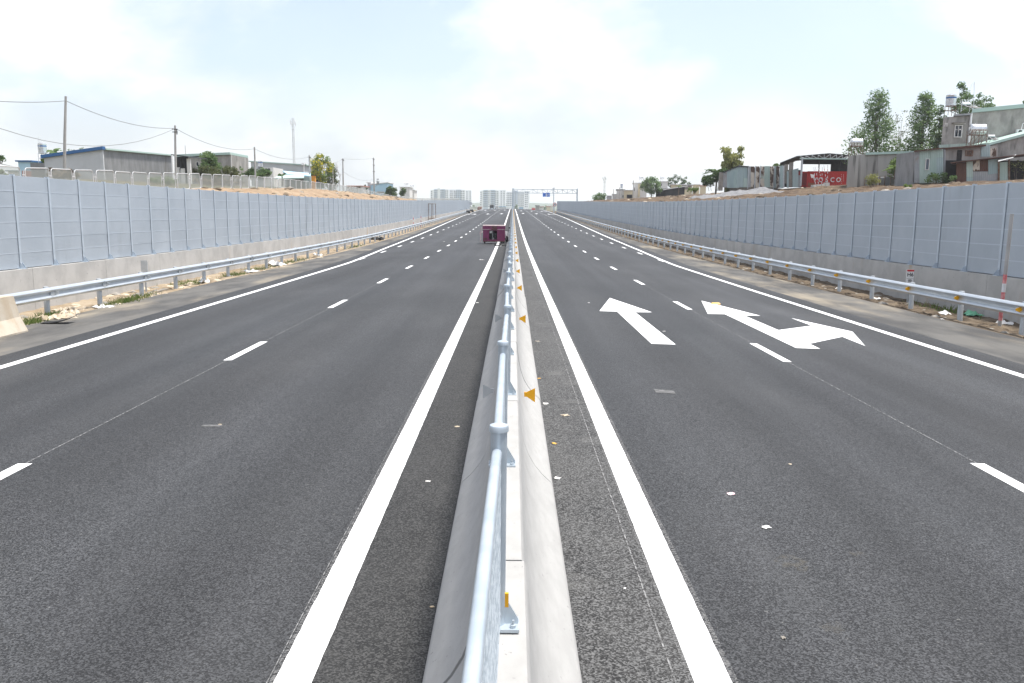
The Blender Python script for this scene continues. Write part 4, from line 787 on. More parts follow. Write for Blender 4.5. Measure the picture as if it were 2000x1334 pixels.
for ch, px in zip('VOSCO', (1591.3, 1602.8, 1614.5, 1625.5, 1637.5)):
    p = at(px, 351.6, Yc); sz = at(px, 347.6, Yc).z - at(px, 355.6, Yc).z
    me = text_mesh('letter', ch, sz*1.6, 'sign_white', extrude=.01); obj('letter', me, ct, Vector((p.x, Yc-.045, p.z))-wloc(ct), (pi/2, 0, 0)).scale = (.92, 1, 1)
m = B()
for px, h_ in ((1643.5, 15), (1647.2, 9)):
    for k in range(7): p = at(px, 341+k*h_/7*1.6, Yc); m.box((p.x, Yc-.03, p.z), (.04, .01, .06))
m.build('code_mark', 'sign_white', ct)
# red and white props on concrete blocks
for i, (x0, y0_, x1, y1_, xb_) in enumerate([(1589.5, 326, 1592.5, 359, 1592), (1592.5, 326, 1598.5, 359, 1599), (1598, 326, 1604, 349, 1604), (1606.3, 326, 1605, 359, 1606), (1609, 322, 1613.5, 352, 1613.5), (1616.8, 322, 1616, 356, 1616.5)]):
    p0, p1 = at(x0, y0_, Y7-1.5), at(x1, y1_, Y7-1.5); t = thing('striped_prop', ['first', 'second', 'third', 'fourth', 'fifth', 'sixth'][i] + ' red and white striped prop from the left, before the container', 'prop', p1, group='striped props before the container')
    d = p0-p1
    for k in range(8): B().tube([p1+d*(k/8), p1+d*((k+1)/8)], .035, 8).build('band', 'sign_red' if (k % 2 and k < 6) else 'white_tube', t)
for i, (x0, x1, yt) in enumerate([(1588.5, 1595, 361), (1595.3, 1604.5, 360), (1605, 1612, 359.5), (1612.3, 1621.5, 356.5)]):
    xl_, xr_, zt_, zb_ = front_rect(x0, x1, yt, 367, Y7-2.5); m = B(); w = xr_-xl_; m.hexa([(xl_, Y7-2.5, zb_-.1), (xr_, Y7-2.5, zb_-.1), (xr_, Y7-1.4, zb_-.1), (xl_, Y7-1.4, zb_-.1), (xl_+w*.1, Y7-2.4, zt_), (xr_-w*.1, Y7-2.4, zt_), (xr_-w*.1, Y7-1.5, zt_), (xl_+w*.1, Y7-1.5, zt_)])
    m.solo('concrete_block', 'wall_concrete', ['leftmost tapered concrete block at the foot of the striped props', 'second tapered concrete block from the left before the container', 'third tapered concrete block from the left before the container', 'largest and rightmost tapered concrete block before the container'][i], 'block', 'concrete blocks before the container')
m = B(); p = at(1587, 343, Y7-1.2); m.prism([(p.x-.3, p.y, p.z+.2), (p.x+.28, p.y+.05, p.z+.1), (p.x+.3, p.y+.05, p.z-.28), (p.x-.15, p.y, p.z-.3)], (.01, .02, 0)); m.solo('cloth_banner', 'paper', 'small white cloth hung on the striped props', 'cloth')
# peeling shed
Y8 = 116.0; t = thing('shed', 'teal and peeling rusty sheet metal shed beside the dark shelter', 'shed', at(1465, 366, Y8)); gs = gz(38, Y8)
xl_, xr_, zt_, zb_ = front_rect(1405, 1412, 336.5, 368, Y8); block(B(), xl_, xr_, Y8-.1, Y8+.4, zb_-.3, zt_).build('pillar', 'grey_block', t)
for x0, x1, a, b, c, mt in [(1412, 1420, 338.5, 335, 366, 'grey_sheet'), (1420.1, 1427, 335, 332, 367, 'teal_sheet'), (1427.1, 1436, 332, 328.5, 367, 'teal_sheet'), (1436.1, 1443, 328.5, 325.8, 367, 'teal_sheet'), (1443.1, 1452, 325.8, 326.2, 366, 'teal_sheet'), (1452.1, 1460, 326.2, 326.8, 348, 'teal_sheet'), (1452.1, 1460, 348.2, 348.2, 366, 'mint_sheet'), (1461.5, 1466.5, 325, 325, 366, 'grey_sheet'), (1466.6, 1473.5, 325, 325, 366, 'peeling_sheet'), (1475.5, 1483, 325, 325, 366, 'peeling_sheet'), (1485, 1493, 325, 325, 366, 'peeling_sheet'), (1493.1, 1504, 324.5, 324.5, 366, 'mint_sheet'), (1504.1, 1511, 325, 325, 366, 'peeling_sheet'), (1512, 1516, 325, 325, 367, 'teal_sheet'), (1516.1, 1522, 325, 325, 367, 'peeling_sheet')]:
    sheet(t, 'wall_sheet', mt, x0, x1, a, b, c, c, Y8 + random.uniform(-.04, .04))
for x in (1461, 1474.5, 1484, 1511.5, 1522.5): B().box((at(x, 345, Y8).x, Y8-.1, (at(x, 324, Y8).z+gs)/2), (.13, .08, at(x, 324, Y8).z-gs)).build('post', 'post_steel', t)
a, b, c_ = at(1411, 337.5, Y8-.2), at(1443, 324.8, Y8-.2), at(1462, 325.8, Y8-.2); m = B()
for p, q_ in ((a, b), (b, c_)): m.hexa([p, q_, q_+Vector((2.2, 8, 0)), p+Vector((2.2, 8, 0))] + [v+Vector((0, 0, .1)) for v in (p, q_, q_+Vector((2.2, 8, 0)), p+Vector((2.2, 8, 0)))])
m.build('roof', 'roof_dark', t)
xa, xb = at(1413, 345, Y8).x, at(1522, 345, Y8).x; block(B(), at(1443, 345, Y8).x, xb, Y8+.25, Y8+7.8, gs-.5, at(1490, 327, Y8).z).build('inner_wall', 'grey_block', t)
# grey gravel heap
m = B(); c0 = at(1432, 372, 108); gxs = 46; gys = 14
for j in range(gys+1):
    for i in range(gxs+1):
        u, v = i/gxs, j/gys; x = c0.x - 5.6 + 10.6*u; y = 103 + 9*v; pk = 1.05*math.exp(-((u-.87)/.12)**2) + .62*math.exp(-((u-.56)/.18)**2) + .52*math.exp(-((u-.15)/.16)**2)
        e = max(0, sin(pi*min(1, max(0, u*1.02-.01))))**.4 * sin(pi*v)**.7; m.v.append((x, y, gz(x, y)-.08 + e*(pk*.75+.15) + .06*fbm(x*2, y*2)*e))
m.f = [(j*(gxs+1)+i, j*(gxs+1)+i+1, (j+1)*(gxs+1)+i+1, (j+1)*(gxs+1)+i) for j in range(gys) for i in range(gxs)]
m.solo('gravel_heap', 'gravel_grey', 'long grey gravel heap before the teal shed', 'heap', smooth=True)
# trees on the right
def T(name, label, x, ybase, ytop, half, Y, **kw):
    b = at(x, ybase, Y); tp = at(x, ytop, Y); b.z = min(b.z, gz(b.x, Y)+.1); return tree(name, label, b, tp.z-b.z, half*Y/F_PX, **kw)
T('acacia_tree', 'tall airy green tree just left of the bare gap behind the streaked wall', 1706, 340, 181, 44, 118, leaf='leaf_mid', n=6500, size=.34, low=.30, clumps=54, gap=.44, trunk_r=.16, seed=3, shape='spire')
T('acacia_tree', 'slim sparse tree with few leaves between the two tall trees', 1752, 335, 212, 22, 124, leaf='leaf_olive', n=520, size=.26, low=.42, clumps=16, gap=.4, trunk_r=.09, seed=5)
T('acacia_tree', 'tall dense green tree directly left of the two-storey house', 1797, 340, 184, 36, 116, leaf='leaf_mid', n=6500, size=.34, low=.28, clumps=54, gap=.48, trunk_r=.16, seed=8, shape='spire')
T('acacia_tree', 'darker green tree touching the corner of the two-storey house', 1828, 340, 208, 20, 112, leaf='leaf_dark', n=2600, size=.3, low=.3, clumps=26, gap=.42, trunk_r=.12, seed=9, shape='spire')
T('acacia_tree', 'leafy tree top rising behind the upright roof tank', 1866, 330, 156, 26, 125, leaf='leaf_mid', n=3000, size=.32, low=.45, clumps=26, gap=.38, trunk_r=.14, seed=11, shape='spire')
T('acacia_tree', 'leafy tree top behind the antenna mast', 1890, 330, 176, 22, 122, leaf='leaf_mid', n=2200, size=.32, low=.5, clumps=20, gap=.4, trunk_r=.13, seed=12)
T('acacia_tree', 'tree top showing over the house roof right of the antenna', 1912, 330, 184, 20, 122, leaf='leaf_mid', n=2000, size=.32, low=.5, clumps=20, gap=.4, trunk_r=.13, seed=13)
T('acacia_tree', 'small tree top above the roof at the right border', 1992, 330, 191, 14, 118, leaf='leaf_mid', n=1200, size=.32, low=.5, clumps=16, gap=.42, trunk_r=.12, seed=14)
def SH(name, label, x0, x1, yt, yb, Y, **kw):
    a, b = at(x0, yb, Y), at(x1, yb, Y); tp = at((x0+x1)/2, yt, Y); c_ = (a+b)/2; return shrub(name, label, c_, b.x-a.x, tp.z-c_.z, **kw)
SH('shrub', 'bright green shrub growing against the streaked wall', 1742, 1786, 308, 346, 93, leaf='leaf_light', n=2200, size=.26, seed=21)
SH('shrub', 'dark creeper shrub at the foot of the mint shack', 1812, 1845, 338, 358, 84.5, leaf='leaf_dark', n=900, size=.2, seed=22)
SH('shrub', 'small weed bush beside the rusty brown sheet', 1856, 1868, 342, 356, 83, leaf='leaf_mid', n=420, size=.18, seed=23)
SH('shrub', 'yellowish weeds before the streaked wall', 1694, 1716, 341, 362, 92.5, leaf='leaf_bamboo', n=520, size=.22, seed=24)
SH('shrub', 'small yellow-green weed clump just above the right wall top', 1766, 1782, 359, 372, 76, leaf='leaf_light', n=420, size=.16, seed=25)
SH('shrub', 'dark brushwood under the white roof sheet at the right border', 1978, 2010, 312, 352, 83.5, leaf='leaf_olive', n=260, size=.2, seed=26)
b_ = at(1747, 345, 92); frond_plant('banana_plant', 'small banana plant beside the bright green shrub', b_, .8, 8, 1.7, .45, 'leaf_light', seed=2)
b_ = at(1776, 330, 94.5); frond_plant('papaya_plant', 'young papaya crown reaching the mint roof edge', b_, 1.2, 11, .8, .4, 'leaf_mid', seed=4)
# bamboo and palm by the teal shed
bb = at(1421, 366, 121); bb.z = gz(bb.x, 121); t = thing('bamboo_clump', 'tall yellowish bamboo clump arching beside the teal shed', 'bamboo', bb); R = random.Random(4); cs = []
for k in range(22):
    a_ = R.uniform(0, 6.28); ln = R.uniform(4.8, 7.2); dv = Vector((cos(a_)*R.uniform(.2, 1.4)+.35, sin(a_)*.9, 0)); pts = [bb+dv*.15*0 + Vector((cos(a_)*.3, sin(a_)*.3, -.2))] + [bb + dv*(u**2.2) + Vector((cos(a_)*.3, sin(a_)*.3, ln*u - .8*u**4)) for u in (.35, .6, .8, 1)]
    B().tube(pts, [.045, .04, .03, .02, .008], 5).build('cane', 'leaf_bamboo', t); cs += [(pts[i]+Vector((R.gauss(0, .2), R.gauss(0, .2), 0)), .5) for i in (2, 3, 4)]
m = B(); leaf_cloud(m, cs, 5200, .34, droop=.5, rnd=R); m.build('foliage', 'leaf_bamboo', t)
b_ = at(1398, 368, 124); b_.z = gz(b_.x, 124); frond_plant('palm', 'dark feathery palm left of the teal shed', b_, 2.9, 20, 2.5, .5, 'leaf_dark', seed=6, cat='palm', trunk_r=.14)
SH('shrub', 'dense dark bush at the base of the palm', 1378, 1411, 334, 370, 119, leaf='leaf_dark', n=3200, size=.32, seed=27)
SH('shrub', 'green vine on the shed corner under the shelter eave', 1511, 1527, 318, 326, 117.5, leaf='leaf_light', n=420, size=.2, seed=28)

# ================= far right houses
def boxhouse(name, label, x0, x1, yt, yb, Y, depth, wall, roof=None, cat='house', lean=0, wins=(), over=.25, rt_=.18, skew=0.0):
    xl, xr, zt, zb = front_rect(x0, x1, yt, yb, Y); t = thing(name, label, cat, ((xl+xr)/2, Y, zb)); zb -= 1.2; sk = skew*depth + (depth*xl/Y*1.02 if x0 > 1001 else 0)
    m = B(); m.hexa([(xl, Y, zb), (xr, Y, zb), (xr+sk, Y+depth, zb), (xl+sk, Y+depth, zb), (xl, Y, zt), (xr, Y, zt+lean), (xr+sk, Y+depth, zt+lean), (xl+sk, Y+depth, zt)]); m.build('wall', wall, t)
    if roof: m = B(); m.hexa([(xl-over, Y-over, zt), (xr+over, Y-over, zt+lean), (xr+sk+over, Y+depth, zt+lean+.002), (xl+sk-over, Y+depth, zt+.002), (xl-over, Y-over, zt+rt_), (xr+over, Y-over, zt+lean+rt_), (xr+sk+over, Y+depth, zt+lean+rt_), (xl+sk-over, Y+depth, zt+rt_)]); m.build('roof', roof, t)
    for w in wins: window(t, *w[:4], Y-.02, **(w[4] if len(w) > 4 else {}))
    return t
boxhouse('house', 'white house with a yellow strip and dark window right of the leaning pole', 1236, 1263, 358, 386, 235, 12, 'white_wall', 'roof_white', wins=[(1251, 1256, 362, 368, {'mull': 0}), (1238.5, 1240, 366, 373, {'mull': 0})])
xl_, xr_, zt_, zb_ = front_rect(1246, 1250, 359, 384, 234.9); block(B(), xl_, xr_, 234.7, 234.9, zb_, zt_).build('wall_strip', 'cream_wall', bpy.data.objects['house.002'] if 'house.002' in bpy.data.objects else None)
boxhouse('house', 'cream low house between the pole and the pale block house', 1219, 1236, 372, 390, 225, 10, 'cream_wall', 'roof_white', wins=[(1224, 1235, 380, 388, {'mull': 0, 'pane': 'dark_inside', 'frame': 'grey_block', 'name': 'doorway'})])
boxhouse('house', 'pale grey block house with dark roof edge, leftmost on the right bank', 1204, 1219, 371, 392, 232, 14, 'white_wall', 'roof_dark', wins=[(1215.5, 1218, 381, 386, {'mull': 0})])
boxhouse('house', 'white two-storey block behind the round leafy tree', 1288, 1304, 355, 378, 262, 10, 'white_wall', 'roof_white', wins=[(1290, 1293, 358, 363, {'mull': 0})])
boxhouse('shed', 'dark open shed with black roof right of the leafy tree', 1281, 1310, 371, 384, 206, 8, 'dark_net', 'roof_dark', cat='shed', lean=.3)
boxhouse('house', 'long low white-roofed house with grey gable near the gravel heap', 1310, 1352, 361, 376, 232, 14, 'cream_wall', 'roof_white', lean=-.1, wins=[(1332, 1350, 362, 370, {'mull': 0, 'pane': 'grey_block', 'frame': 'grey_block'})])
boxhouse('house', 'cream house with pale roof partly behind the gravel heap', 1353, 1366, 361, 372, 245, 9, 'cream_wall', 'roof_white'); boxhouse('house', 'small house with a red tiled roof left of the palm', 1367, 1379, 363, 372, 262, 9, 'cream_wall', 'roof_red')
boxhouse('awning_shed', 'long white awning roof beside the dark open shed', 1299, 1337, 371.5, 380, 200, 7, 'dark_net', 'roof_white', cat='shed', lean=.9, over=.6)
boxhouse('house', 'narrow white house far left behind the right wall', 1196, 1204, 380, 393, 240, 8, 'white_wall', 'roof_white'); boxhouse('house', 'low grey hut beside the phone tower on the right', 1185, 1195, 383, 393, 250, 6, 'pale_render', 'roof_white')
tank_v('small round steel tank on a rooftop left of the white house', 1212, 1217, 358, 367, 371, 234); tank_h('rooftop tank above the white house with yellow strip', 1249, 1257.5, 343.5, 350, 358, 240, frame='white_tube', cross=False); tank_h('rooftop tank above the white two-storey block', 1290, 1298, 344, 350, 355, 266, frame='white_tube', cross=False)
T('leafy_tree', 'round leafy tree in front of the white houses on the right', 1272, 384, 348, 17, 205, leaf='leaf_mid', n=2600, size=.42, low=.25, clumps=24, gap=.42, trunk_r=.14, seed=31)
T('leafy_tree', 'far green tree behind the flat roofs on the right', 1318, 372, 344, 12, 300, leaf='leaf_dark', n=1200, size=.6, low=.2, clumps=16, gap=.5, trunk_r=.2, seed=32); T('leafy_tree', 'second far tree right of the one behind the flat roofs', 1336, 372, 347, 10, 305, leaf='leaf_dark', n=1000, size=.6, low=.2, clumps=14, gap=.5, trunk_r=.2, seed=33)
T('leafy_tree', 'low bushy tree at the far end of the right wall', 1172, 396, 380, 12, 255, leaf='leaf_mid', n=1200, size=.5, low=.1, clumps=16, gap=.5, trunk_r=.15, seed=34)
b_ = at(1325, 378, 190); frond_plant('papaya_plant', 'small papaya tree before the white awning roof', b_, 1.5, 9, 1.0, .45, 'leaf_mid', seed=12); SH('shrub', 'bright green bush between cream house and gravel heap', 1343, 1362, 366, 376, 150, leaf='leaf_light', n=500, size=.3, seed=35)
# ================= poles, wires, towers
def pole(label, x, yt, yb, Y, xt=None, r=.13, arm=None, group='utility poles on the left bank', name='utility_pole'):
    b, tp = at(x, yb, Y), at(xt if xt is not None else x, yt, Y); t = thing(name, label, 'utility pole', b, group=group)
    B().tube([b-Vector((0, 0, .6)), (b+tp)/2, tp], [r, r*.85, r*.68], 10).build('shaft', 'pole_concrete', t, smooth=True)
    if arm:
        m = B()
        for dz in arm: m.box((tp.x, tp.y-.12, tp.z-dz), (.5, .06, .07)); m.tube([(tp.x+.18, tp.y-.12, tp.z-dz), (tp.x+.18, tp.y-.12, tp.z-dz-.22)], .05, 6)
        m.build('bracket', 'dark_metal', t)
    return tp
def wire(label, pts, sag, Ys, r=.021, group='overhead cables on the left bank'):
    m = B(); P = [at(x, y, Y) for (x, y), Y in zip(pts, Ys)]; path = []
    for a, b, s_ in zip(P, P[1:], sag):
        for k in range(13): u = k/12; path.append(a.lerp(b, u) - Vector((0, 0, 4*s_*u*(1-u))))
    m.tube([p for i, p in enumerate(path) if i == 0 or (p-path[i-1]).length > 1e-4], r, 5); return m.solo('overhead_cable', 'cable', label, 'cable', group)
YP = [60.4, 80, 104.7, 133, 159, 194]
pole('tallest concrete utility pole, first from the left border', 124.5, 188, 347, YP[0], xt=128.5, r=.115, arm=None); pole('second concrete utility pole from the left, beside the dark awning', 343.5, 245, 364, YP[1], xt=342, r=.125, arm=(.35, .6)); pole('third concrete utility pole from the left, before the green bushes', 499.5, 287, 369, YP[2], xt=497, r=.13); pole('fourth utility pole from the left, before the yellow flowering tree', 605, 303, 362, YP[3], xt=604, r=.13, arm=(.3,))
pole('short utility pole right of the yellow flowering tree', 650.5, 323, 362, 146, xt=649.5, r=.14); pole('utility pole with a crossarm beside the bare tree', 670.5, 309.5, 366, YP[4], xt=669.5, r=.15, arm=(.25,))
tp = pole('utility pole carrying a transformer before the light blue house', 731, 308, 378, YP[5], xt=729.5, r=.17, arm=(.3, 1.6, 3.0))
b = at(738, 356, YP[5]); tf = thing('transformer', 'grey drum transformer bolted to the utility pole by the blue house', 'transformer', (b.x, b.y, b.z-.4)); B().lathe((b.x, b.y, b.z-.45), [(.26, 0), (.3, .05), (.3, .8), (.2, .9)], 14).build('tank', 'post_steel', tf, smooth=True)
m = B(); [m.tube([(b.x+dx_, b.y, b.z+.4), (b.x+dx_, b.y, b.z+.8)], .05, 6) for dx_ in (-.15, 0, .15)]; m.build('bushing', 'dark_metal', tf); B().tube([(b.x, b.y, b.z-.45), (tp.x, b.y, b.z-1.2)], .05, 6).build('brace', 'post_steel', tf)
wire('upper cable from the left border to the tallest pole', [(-60, 193.5), (128, 197)], [.12], [45, 60.4]); wire('sagging cable from the tallest pole to the second pole', [(129, 197), (343, 250.5)], [.55], [60.4, 80]); wire('sagging cable from the second pole to the third pole', [(343, 251), (497, 290.5)], [.75], [80, 104.7]); wire('cable from the third pole to the fourth pole', [(497, 290.5), (604, 306)], [.75], [104.7, 133])
wire('cable from the fourth pole to the crossarm pole', [(604, 306.5), (669, 310.5)], [.95], [133, 159]); wire('nearly level cable from the crossarm pole to the transformer pole', [(669, 310), (729, 309.5)], [.15], [159, 194]); wire('low cable from the crossarm pole down to the transformer pole', [(670, 335), (729, 350)], [.8], [159, 194])
wire('thin lower cable sagging from the left border to the second pole', [(-40, 236), (341, 251.5)], [1.6], [58, 80], r=.02); wire('thin cable rising at the left border to the grey house', [(-30, 312), (34, 326)], [.05], [60, 95], r=.03)
m = B(); a, b = at(363, 310, 111), at(361.5, 284, 111); m.tube([a, b], .035, 6); m.solo('antenna_mast', 'pole_concrete', 'thin mast on the roof left of the green tree', 'antenna')
def lattice(label, x, yt, yb, Y, w, group=None):
    b, tp = at(x, yb, Y), at(x, yt, Y); h = tp.z-b.z; t = thing('phone_tower', label, 'phone tower', b); m = B(); n = 26; s_ = w/2
    cn = [(-s_, -s_), (s_, -s_), (s_, s_), (-s_, s_)]
    for cx_, cy_ in cn: m.tube([(b.x+cx_, b.y+cy_, b.z-6), (b.x+cx_, b.y+cy_, b.z+h)], .07*w, 5)
    m.build('leg', 'bright_metal', t); m = B()
    for k in range(n):
        z0, z1 = b.z+h*k/n, b.z+h*(k+1)/n
        for i in range(4): (ax_, ay_), (bx_, by_) = cn[i], cn[(i+1) % 4]; m.tube([(b.x+ax_, b.y+ay_, z0), (b.x+bx_, b.y+by_, z1)], .035*w, 4); m.tube([(b.x+ax_, b.y+ay_, z1), (b.x+bx_, b.y+by_, z1)], .03*w, 4)
    m.build('bracing', 'bright_metal', t)
    for k in (.45, .62, .78): B().box((b.x, b.y, b.z+h*k), (w*1.5, w*1.5, .12*w)).build('platform', 'bright_metal', t)
    for k in range(6):
        a_ = k*pi/3; z = b.z+h*(.93 if k % 2 else .88); c_ = (b.x+cos(a_)*w*1.6, b.y+sin(a_)*w*1.6, z); B().box(c_, (.3*w, .25*w, h*.075), a_).build('antenna_panel', 'white_plastic', t); B().tube([(b.x, b.y, z), c_], .04*w, 4).build('arm', 'bright_metal', t)
lattice('tall lattice phone tower with antenna panels behind the left bank', 575, 231, 330, 330, 0.62); lattice('distant lattice phone tower above the right wall', 1180, 345, 394, 560, .9)
pole('leaning pale pole in front of the white house on the right', 1236, 352, 390, 215, xt=1237.5, r=.12, group='poles on the right bank'); pole('short pale pole by the block house on the right', 1210, 366, 392, 215, xt=1210, r=.12, group='poles on the right bank'); pole('stubby pole far left above the right wall', 1198, 369, 393, 220, xt=1198, r=.11, group='poles on the right bank')
wire('thin cable strung to the leaning pole on the right', [(1237, 353), (1216, 366)], [.2], [215, 215], r=.02, group='cables on the right bank')
# ================= left bank
# mesh panel fence
t = thing('panel_fence', 'row of white-framed wire mesh panels along the top of the left bank', 'fence', (-20, 35, 3)); o = wloc(t)
FT = [(20, 3.75), (35.8, 3.89), (39.8, 3.96), (48, 4.15), (56, 4.38), (67, 4.64), (84, 4.76), (98, 4.8), (108, 4.75), (120, 4.5), (147, 4.12), (175, 4.05), (215, 4.4), (270, 4.9)]
FX = [(0, -20), (150, -20), (200, -17.5), (270, -15)]
y = 27.2; PS = 2.0
def fence_panel():
    m = B(); w, h, r = PS-.26, .92, .14; pts = []
    for cx_, cz_, a0 in ((w-r, h-r, 0), (r, h-r, pi/2), (r, r, pi), (w-r, r, 3*pi/2)):
        for k in range(4): a_ = a0+k*pi/6; pts.append((0, cx_+cos(a_)*r, cz_+sin(a_)*r))
    pts.append(pts[0]); m.tube(pts, .022, 7, caps=False); f_ = m.mesh('panel_frame', 'fence_tube', smooth=True)
    m = B(); m.add([(0, .02, .02), (0, w-.02, .02), (0, w-.02, h-.02), (0, .02, h-.02)], [(0, 1, 2, 3)])
    s_ = m.mesh('wire_screen', 'wire_screen'); m = B(); m.lathe((0, 0, -.7), [(.022, 0), (.022, 1.5)], 8); m.box((0, 0, .62), (.03, .24, .04)); return f_, s_, m.mesh('post', 'fence_tube')
ff, fs_, fp = fence_panel(); k = 0
while y < 250:
    x = lerpt(FX, y); zt_ = lerpt(FT, y+1); z = zt_-.95; x2 = lerpt(FX, y+PS); z2 = lerpt(FT, y+1+PS)-.95; tl = random.gauss(0, .02)
    p = obj('panel_frame', ff, t, Vector((x, y+.13, z+random.gauss(0, .012)))-o, (atan2(z2-z, PS)+random.gauss(0, .012), tl, -atan2(x2-x, PS)+random.gauss(0, .02))); obj('wire_screen', fs_, p); obj('post', fp, t, Vector((x, y, z))-o); y += PS; k += 1
# grey warehouse with blue eave
Y9 = 93.0; t = thing('warehouse', 'long grey warehouse with a blue eave at the left', 'warehouse', at(200, 340, Y9)); ca = at(200, 292, Y9); la = at(86, 309, Y9); zg = gz(-48, Y9)-.5
fa = at(337, 304.5, Y9+22.5); m = B(); m.hexa([(la.x, Y9, zg), (ca.x, Y9, zg), (ca.x, Y9+.25, zg), (la.x, Y9+.25, zg), (la.x, Y9, la.z), (ca.x, Y9, ca.z), (ca.x, Y9+.25, ca.z), (la.x, Y9+.25, la.z)]); m.build('front_wall', 'pale_render', t)
m = B(); m.hexa([(ca.x-.25, Y9+.25, zg), (ca.x, Y9+.25, zg), (fa.x, Y9+22.5, zg), (fa.x-.25, Y9+22.5, zg), (ca.x-.25, Y9+.25, ca.z-.05), (ca.x, Y9+.25, ca.z-.05), (fa.x, Y9+22.5, fa.z-.05), (fa.x-.25, Y9+22.5, fa.z-.05)]); m.build('side_wall', 'grey_render', t)
m = B(); q4 = [Vector((la.x-.2, Y9-.3, la.z)), Vector((ca.x+.15, Y9-.3, ca.z)), Vector((ca.x+.15, Y9+.35, ca.z)), Vector((la.x-.2, Y9+.35, la.z))]; m.hexa(q4 + [p+Vector((0, 0, .33)) for p in q4]); m.build('eave', 'blue_trim', t)
m = B(); q4 = [Vector((la.x-.2, Y9+.36, la.z)), Vector((ca.x+.25, Y9+.36, ca.z)), Vector((fa.x+.25, Y9+22.8, fa.z)), Vector((fa.x-9, Y9+22.8, fa.z-.8))]; m.hexa(q4 + [p+Vector((0, 0, .16)) for p in q4]); m.build('roof', 'mint_trim', t)
# annex, dark awning and white posts at the warehouse end
t = thing('gateway', 'dark awning with black net and white gate posts at the end of the warehouse', 'gateway', at(352, 362, 100)); Yg = 104.0
a, b = at(334, 303, Yg-2), at(369, 307.5, Yg-2); m = B(); q4 = [a, b, b+Vector((0, 6, .1)), a+Vector((0, 6, .1))]; m.hexa(q4 + [p+Vector((0, 0, .12)) for p in q4]); m.build('roof', 'roof_dark', t)
m = B(); n_ = 12
for k in range(n_+1):
    u = k/n_; x = 345+22*u; p = at(x, 306, Yg); lo_ = at(x, 320+14*sin(u*2.2), Yg-.2+.15*sin(k)); m.v += [tuple(p), tuple(lo_), (p.x, p.y+.04, p.z), (lo_.x, lo_.y+.04, lo_.z)]
for k in range(n_): i = 4*k; m.f += [(i, i+1, i+5, i+4), (i+2, i+6, i+7, i+3)]
m.build('net', 'dark_net', t); block(B(), at(345, 340, Yg+3).x, at(368, 340, Yg+3).x, Yg+3, Yg+3.1, zg, at(355, 312, Yg+3).z).build('back_wall', 'dark_inside', t)
for x, yt in ((347, 327), (357, 329), (368.5, 310)): p = at(x, yt, Yg-1); B().box((p.x, p.y, (p.z+zg)/2), (.42 if x > 346 else .3, .3, p.z-zg)).build('gate_post', 'white_wall', t)
for k in range(5): p = at(349.5+1.3*k, 331, Yg-.6); B().tube([(p.x, p.y, zg), tuple(p)], .04, 6).build('gate_bar', 'white_tube', t)
p = at(336, 303, Yg-2.4); B().tube([(p.x, p.y, zg), tuple(p)], .12, 8).build('downpipe', 'white_plastic', t)
boxhouse('house', 'low grey annex under the round tank left of the warehouse', 60, 92, 318.5, 345, 96, 8, 'grey_render'); boxhouse('house', 'light blue house with dark blue roof edge at the left border', 36, 61, 316, 333, 112, 8, 'blue_wall', 'blue_trim'); boxhouse('house', 'low house with red roof sheets below the light blue house', 43, 60, 333.5, 346, 104, 5, 'roof_red', None); boxhouse('house', 'pale teal roofed hut at the left border', 16, 36, 335, 346, 118, 6, 'white_wall', 'teal_sheet')
tank_v('round steel water tank with a blue band above the warehouse annex', 70.5, 86, 277.5, 299, 319, 97); p = at(76.5, 298, 97); B().tube([p, at(76, 268, 97)], .03, 6).solo('antenna_mast', 'white_tube', 'thin pole rising in front of the round tank at the left', 'antenna')
frond_plant('banana_plant', 'banana plant rising behind the blue eave beside the tallest pole', at(107, 318, 99), 1.2, 8, 1.5, .5, 'leaf_mid', seed=3); SH('shrub', 'green creepers spilling over the annex roof', 82, 104, 303, 318, 97.5, leaf='leaf_light', n=800, size=.22, seed=41); SH('shrub', 'low leaves behind the blue eave', 140, 200, 290, 304, 97, leaf='leaf_dark', n=420, size=.2, seed=42); SH('shrub', 'dark palm tuft cut by the left border', -12, 8, 300, 316, 100, leaf='leaf_dark', n=300, size=.3, seed=43); SH('shrub', 'pale bush behind the first fence panels', 0, 16, 332, 346, 60, leaf='leaf_light', n=400, size=.14, seed=44)
SH('brush_heap', 'brown dry brushwood heap around the tallest pole', 100, 150, 330, 350, 57, leaf='dry_brush', n=1100, size=.22, seed=45, cat='brushwood')
# second building and its plants
Y10 = 122.0; t = thing('house', 'stained grey house with white side wall behind the green tree', 'house', at(420, 355, Y10)); a, b = at(366, 304.5, Y10), at(450.5, 299, Y10); zg2 = gz(-50, Y10)-.5; c_ = at(461, 302, Y10+8); e_ = at(474.5, 312, Y10+20)
m = B(); m.hexa([(a.x, Y10, zg2), (b.x, Y10, zg2), (b.x, Y10+8, zg2), (a.x, Y10+8, zg2), (a.x, Y10, a.z-.2), (b.x, Y10, b.z-.25), (b.x, Y10+8, b.z-.25), (a.x, Y10+8, a.z-.2)]); m.build('wall', 'stained_render', t)
m = B(); m.hexa([(b.x, Y10, zg2), (b.x+.06, Y10, zg2), (c_.x, Y10+8, zg2), (c_.x-.3, Y10+8, zg2), (b.x, Y10, b.z+.05), (b.x+.06, Y10, b.z+.05), (c_.x, Y10+8, c_.z), (c_.x-.3, Y10+8, c_.z)]); m.build('side_wall', 'white_wall', t); m = B(); m.hexa([(c_.x-3, Y10+8.1, zg2), (c_.x+.04, Y10+8.1, zg2), (e_.x, Y10+20, zg2), (e_.x-4, Y10+20, zg2), (c_.x-3, Y10+8.1, c_.z-1.1), (c_.x+.04, Y10+8.1, c_.z-1.1), (e_.x, Y10+20, e_.z), (e_.x-4, Y10+20, e_.z)]); m.build('rear_wall', 'white_wall', t)
